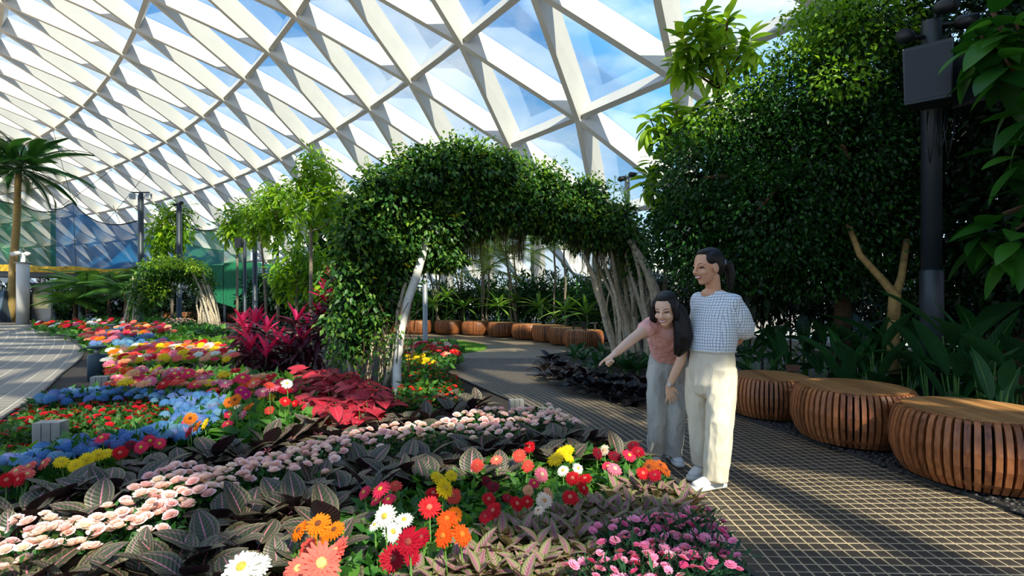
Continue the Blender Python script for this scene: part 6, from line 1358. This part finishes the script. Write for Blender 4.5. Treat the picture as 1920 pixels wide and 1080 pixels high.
    for lg in (l1, l2): mb.tube([P(*q[:3]) for q in lg], [q[3] for q in lg], 22)
    remesh(mb, 'trousers', clothmat('cream_denim', srgb(226, 212, 186), fold=.5), .007, t, 4, O, fold=(.006, 11, 5))
    mb = MB(); mb.tube([P(1335, 657, 3.88) + bf * (.125 * math.cos(a)) + side * (.163 * math.sin(a)) for a in [i * .2618 for i in range(25)]], [(.004, .016)] * 25, 8); mb.obj('waistband', clothmat('cream_band', srgb(216, 200, 172)), t, True, loc=tuple(-O))
    h1, h2 = G(1350, 915), G(1322, 889); shoe(t, (h1.x, h1.y, .008), math.atan2(-.28, -.80), 1.02); shoe(t, (h2.x, h2.y, .008), math.atan2(-.62, -.60), 1.0)
woman()
# ---- the girl bending forward and pointing
def girl():
    base = Vector((1.20, 4.35, .008)); t = thing('person', 'girl in pink t-shirt and grey jeans bending forward and pointing', 'person', tuple(base)); O = base
    bf = Vector((-.42, -.9, 0)).normalized(); side = Vector((.9, -.42, 0)).normalized()
    hc = P(1248, 580, 3.88); hf = Vector((-.56, -.80, -.30)); mb = MB(); s = .98
    Mx, T = add_head(mb, hc, hf, s)
    cap(mb, [T(0, -.02, -.05), P(1250, 607, 4.0), P(1252, 615, 4.08)], [.046, .045, .055], 16)
    tor = [(1252, 612, 4.06, .13, .07), (1251, 628, 4.14, .135, .085), (1252, 648, 4.26, .115, .082), (1253, 668, 4.36, .125, .09), (1253, 690, 4.40, .12, .09)]
    cap(mb, [P(*q[:3]) for q in tor], [q[3:] for q in tor], 18, up=(bf.x, bf.y, -.6))
    shR, elR, wrR = P(1221, 610, 4.03), P(1188, 634, 3.82), P(1152, 664, 3.62); shL, elL, wrL = P(1284, 618, 4.05), P(1277, 676, 4.02), P(1254, 724, 4.10)
    for a, b, c in ((shR, elR, wrR), (shL, elL, wrL)): cap(mb, [a, (a + b) / 2, b, b.lerp(c, .35), c], [.044, .041, .035, .034, .023], 14)
    # pointing right hand: index straight, others closed
    add_hand(mb, wrR, P(1128, 681, 3.52) - wrR, Vector((.25, -.2, -1)), (.75, .08, .85, .95, .95), .95, .04, flip=-1)
    add_hand(mb, wrL, P(1260, 752, 4.125) - wrL, Vector((.1, 1, -.15)), (.1, .16, .14, .14, .18), .98, .20)
    for hp, kn, an in ((P(1236, 702, 4.38), P(1235, 772, 4.30), P(1229, 848, 4.37)), (P(1269, 702, 4.40), P(1267, 768, 4.29), P(1262, 852, 4.33))): cap(mb, [hp, (hp + kn) / 2, kn, (kn + an) / 2, an], [.058, .058, .048, .044, .034], 14)
    body = remesh(mb, 'body', SKIN_D, .0042, t, 3, O); face_parts(t, body, Mx, T, s, None)
    mb = MB(); E = lambda p, r: mb.ball(T(*p), tuple(a * s for a in r), 20, 14, M=Mx)
    E((0, -.028, .040), (.086, .098, .088)); E((0, .022, .090), (.05, .045, .028))
    for k in (-1, 1): E((k * .072, .014, .022), (.018, .042, .055)); E((k * .074, -.01, -.03), (.02, .045, .055))
    E((0, -.075, -.04), (.08, .05, .08))
    for q, r in (((P(1272, 578, 3.90), P(1281, 602, 3.88), P(1284, 630, 3.88), P(1280, 652, 3.90), P(1272, 666, 3.92)), (.040, .052, .056, .046, .016)), ((P(1264, 590, 3.88), P(1272, 620, 3.87), P(1271, 648, 3.88), P(1266, 664, 3.90)), (.022, .032, .03, .010)), ((P(1228, 580, 3.93), P(1225, 598, 3.97), P(1228, 612, 4.0)), (.026, .028, .012))): cap(mb, q, r, 14)
    remesh(mb, 'hair', HAIR, .005, t, 2, O)
    mb = MB(); ts = [(1252, 606, 4.04, .115, .072), (1252, 614, 4.06, .148, .092), (1251, 628, 4.14, .152, .104), (1251, 642, 4.22, .136, .10), (1252, 655, 4.29, .132, .10), (1253, 664, 4.33, .13, .10)]
    mb.tube([P(*q[:3]) for q in ts], [q[3:] for q in ts], 24, up=(bf.x, bf.y, -.6))
    cap(mb, [shR.lerp(shL, .1), shR, shR.lerp(elR, .40)], [.058, .060, .056], 16); cap(mb, [shL.lerp(shR, .1), shL, shL.lerp(elL, .5)], [.056, .060, .056], 16)
    remesh(mb, 't_shirt', clothmat('pink_jersey', srgb(236, 174, 164), fold=.6, stretch=(1, 1, .4)), .006, t, 4, O, fold=(.006, 14, 8))
    mb = MB(); pv = [(1253, 661, 4.33, .128, .102), (1253, 672, 4.37, .142, .115), (1252, 692, 4.40, .155, .125), (1252, 712, 4.39, .148, .115)]
    cap(mb, [P(*q[:3]) for q in pv], [q[3:] for q in pv], 22, up=bf)
    for lg in ([(1235, 690, 4.39, .08), (1234, 702, 4.38, .086), (1233, 735, 4.33, .082), (1233, 770, 4.29, .074), (1231, 810, 4.32, .066), (1229, 850, 4.36, .062)], [(1269, 690, 4.40, .08), (1270, 702, 4.40, .086), (1269, 735, 4.34, .082), (1267, 768, 4.28, .075), (1265, 810, 4.30, .068), (1263, 854, 4.32, .066)]): mb.tube([P(*q[:3]) for q in lg], [q[3] for q in lg], 20)
    remesh(mb, 'jeans', clothmat('washed_denim', srgb(176, 172, 162), fold=.6, var=.22, scale=6), .007, t, 4, O, fold=(.007, 13, 6))
    mb = MB(); ax = (wrL - elL).normalized(); wp = wrL - ax * .02; a = ax.cross(bf).normalized(); b = a.cross(ax)
    mb.tube([wp + a * math.cos(q) * .027 + b * math.sin(q) * .027 for q in [i * .4488 for i in range(15)]], [(.008, .0025)] * 15, 8); w = mb.obj('watch', M_GALV, t, True, loc=tuple(-O)); dp = wp - O + bf * .029
    MB().lathe([(.014, 0), (.014, .006), (.011, .008)], 16).obj('watch_face', M_WHITE, w, True, loc=tuple(wp + bf * .026), rot=tuple(bf.to_track_quat('Z', 'Y').to_euler()))
    h1, h2 = G(1229, 862), G(1262, 866); shoe(t, (h1.x + .0, h1.y + .09, .008), math.atan2(-.95, -.12), .96); shoe(t, (h2.x, h2.y + .06, .008), math.atan2(-.98, .05), .96)
girl()
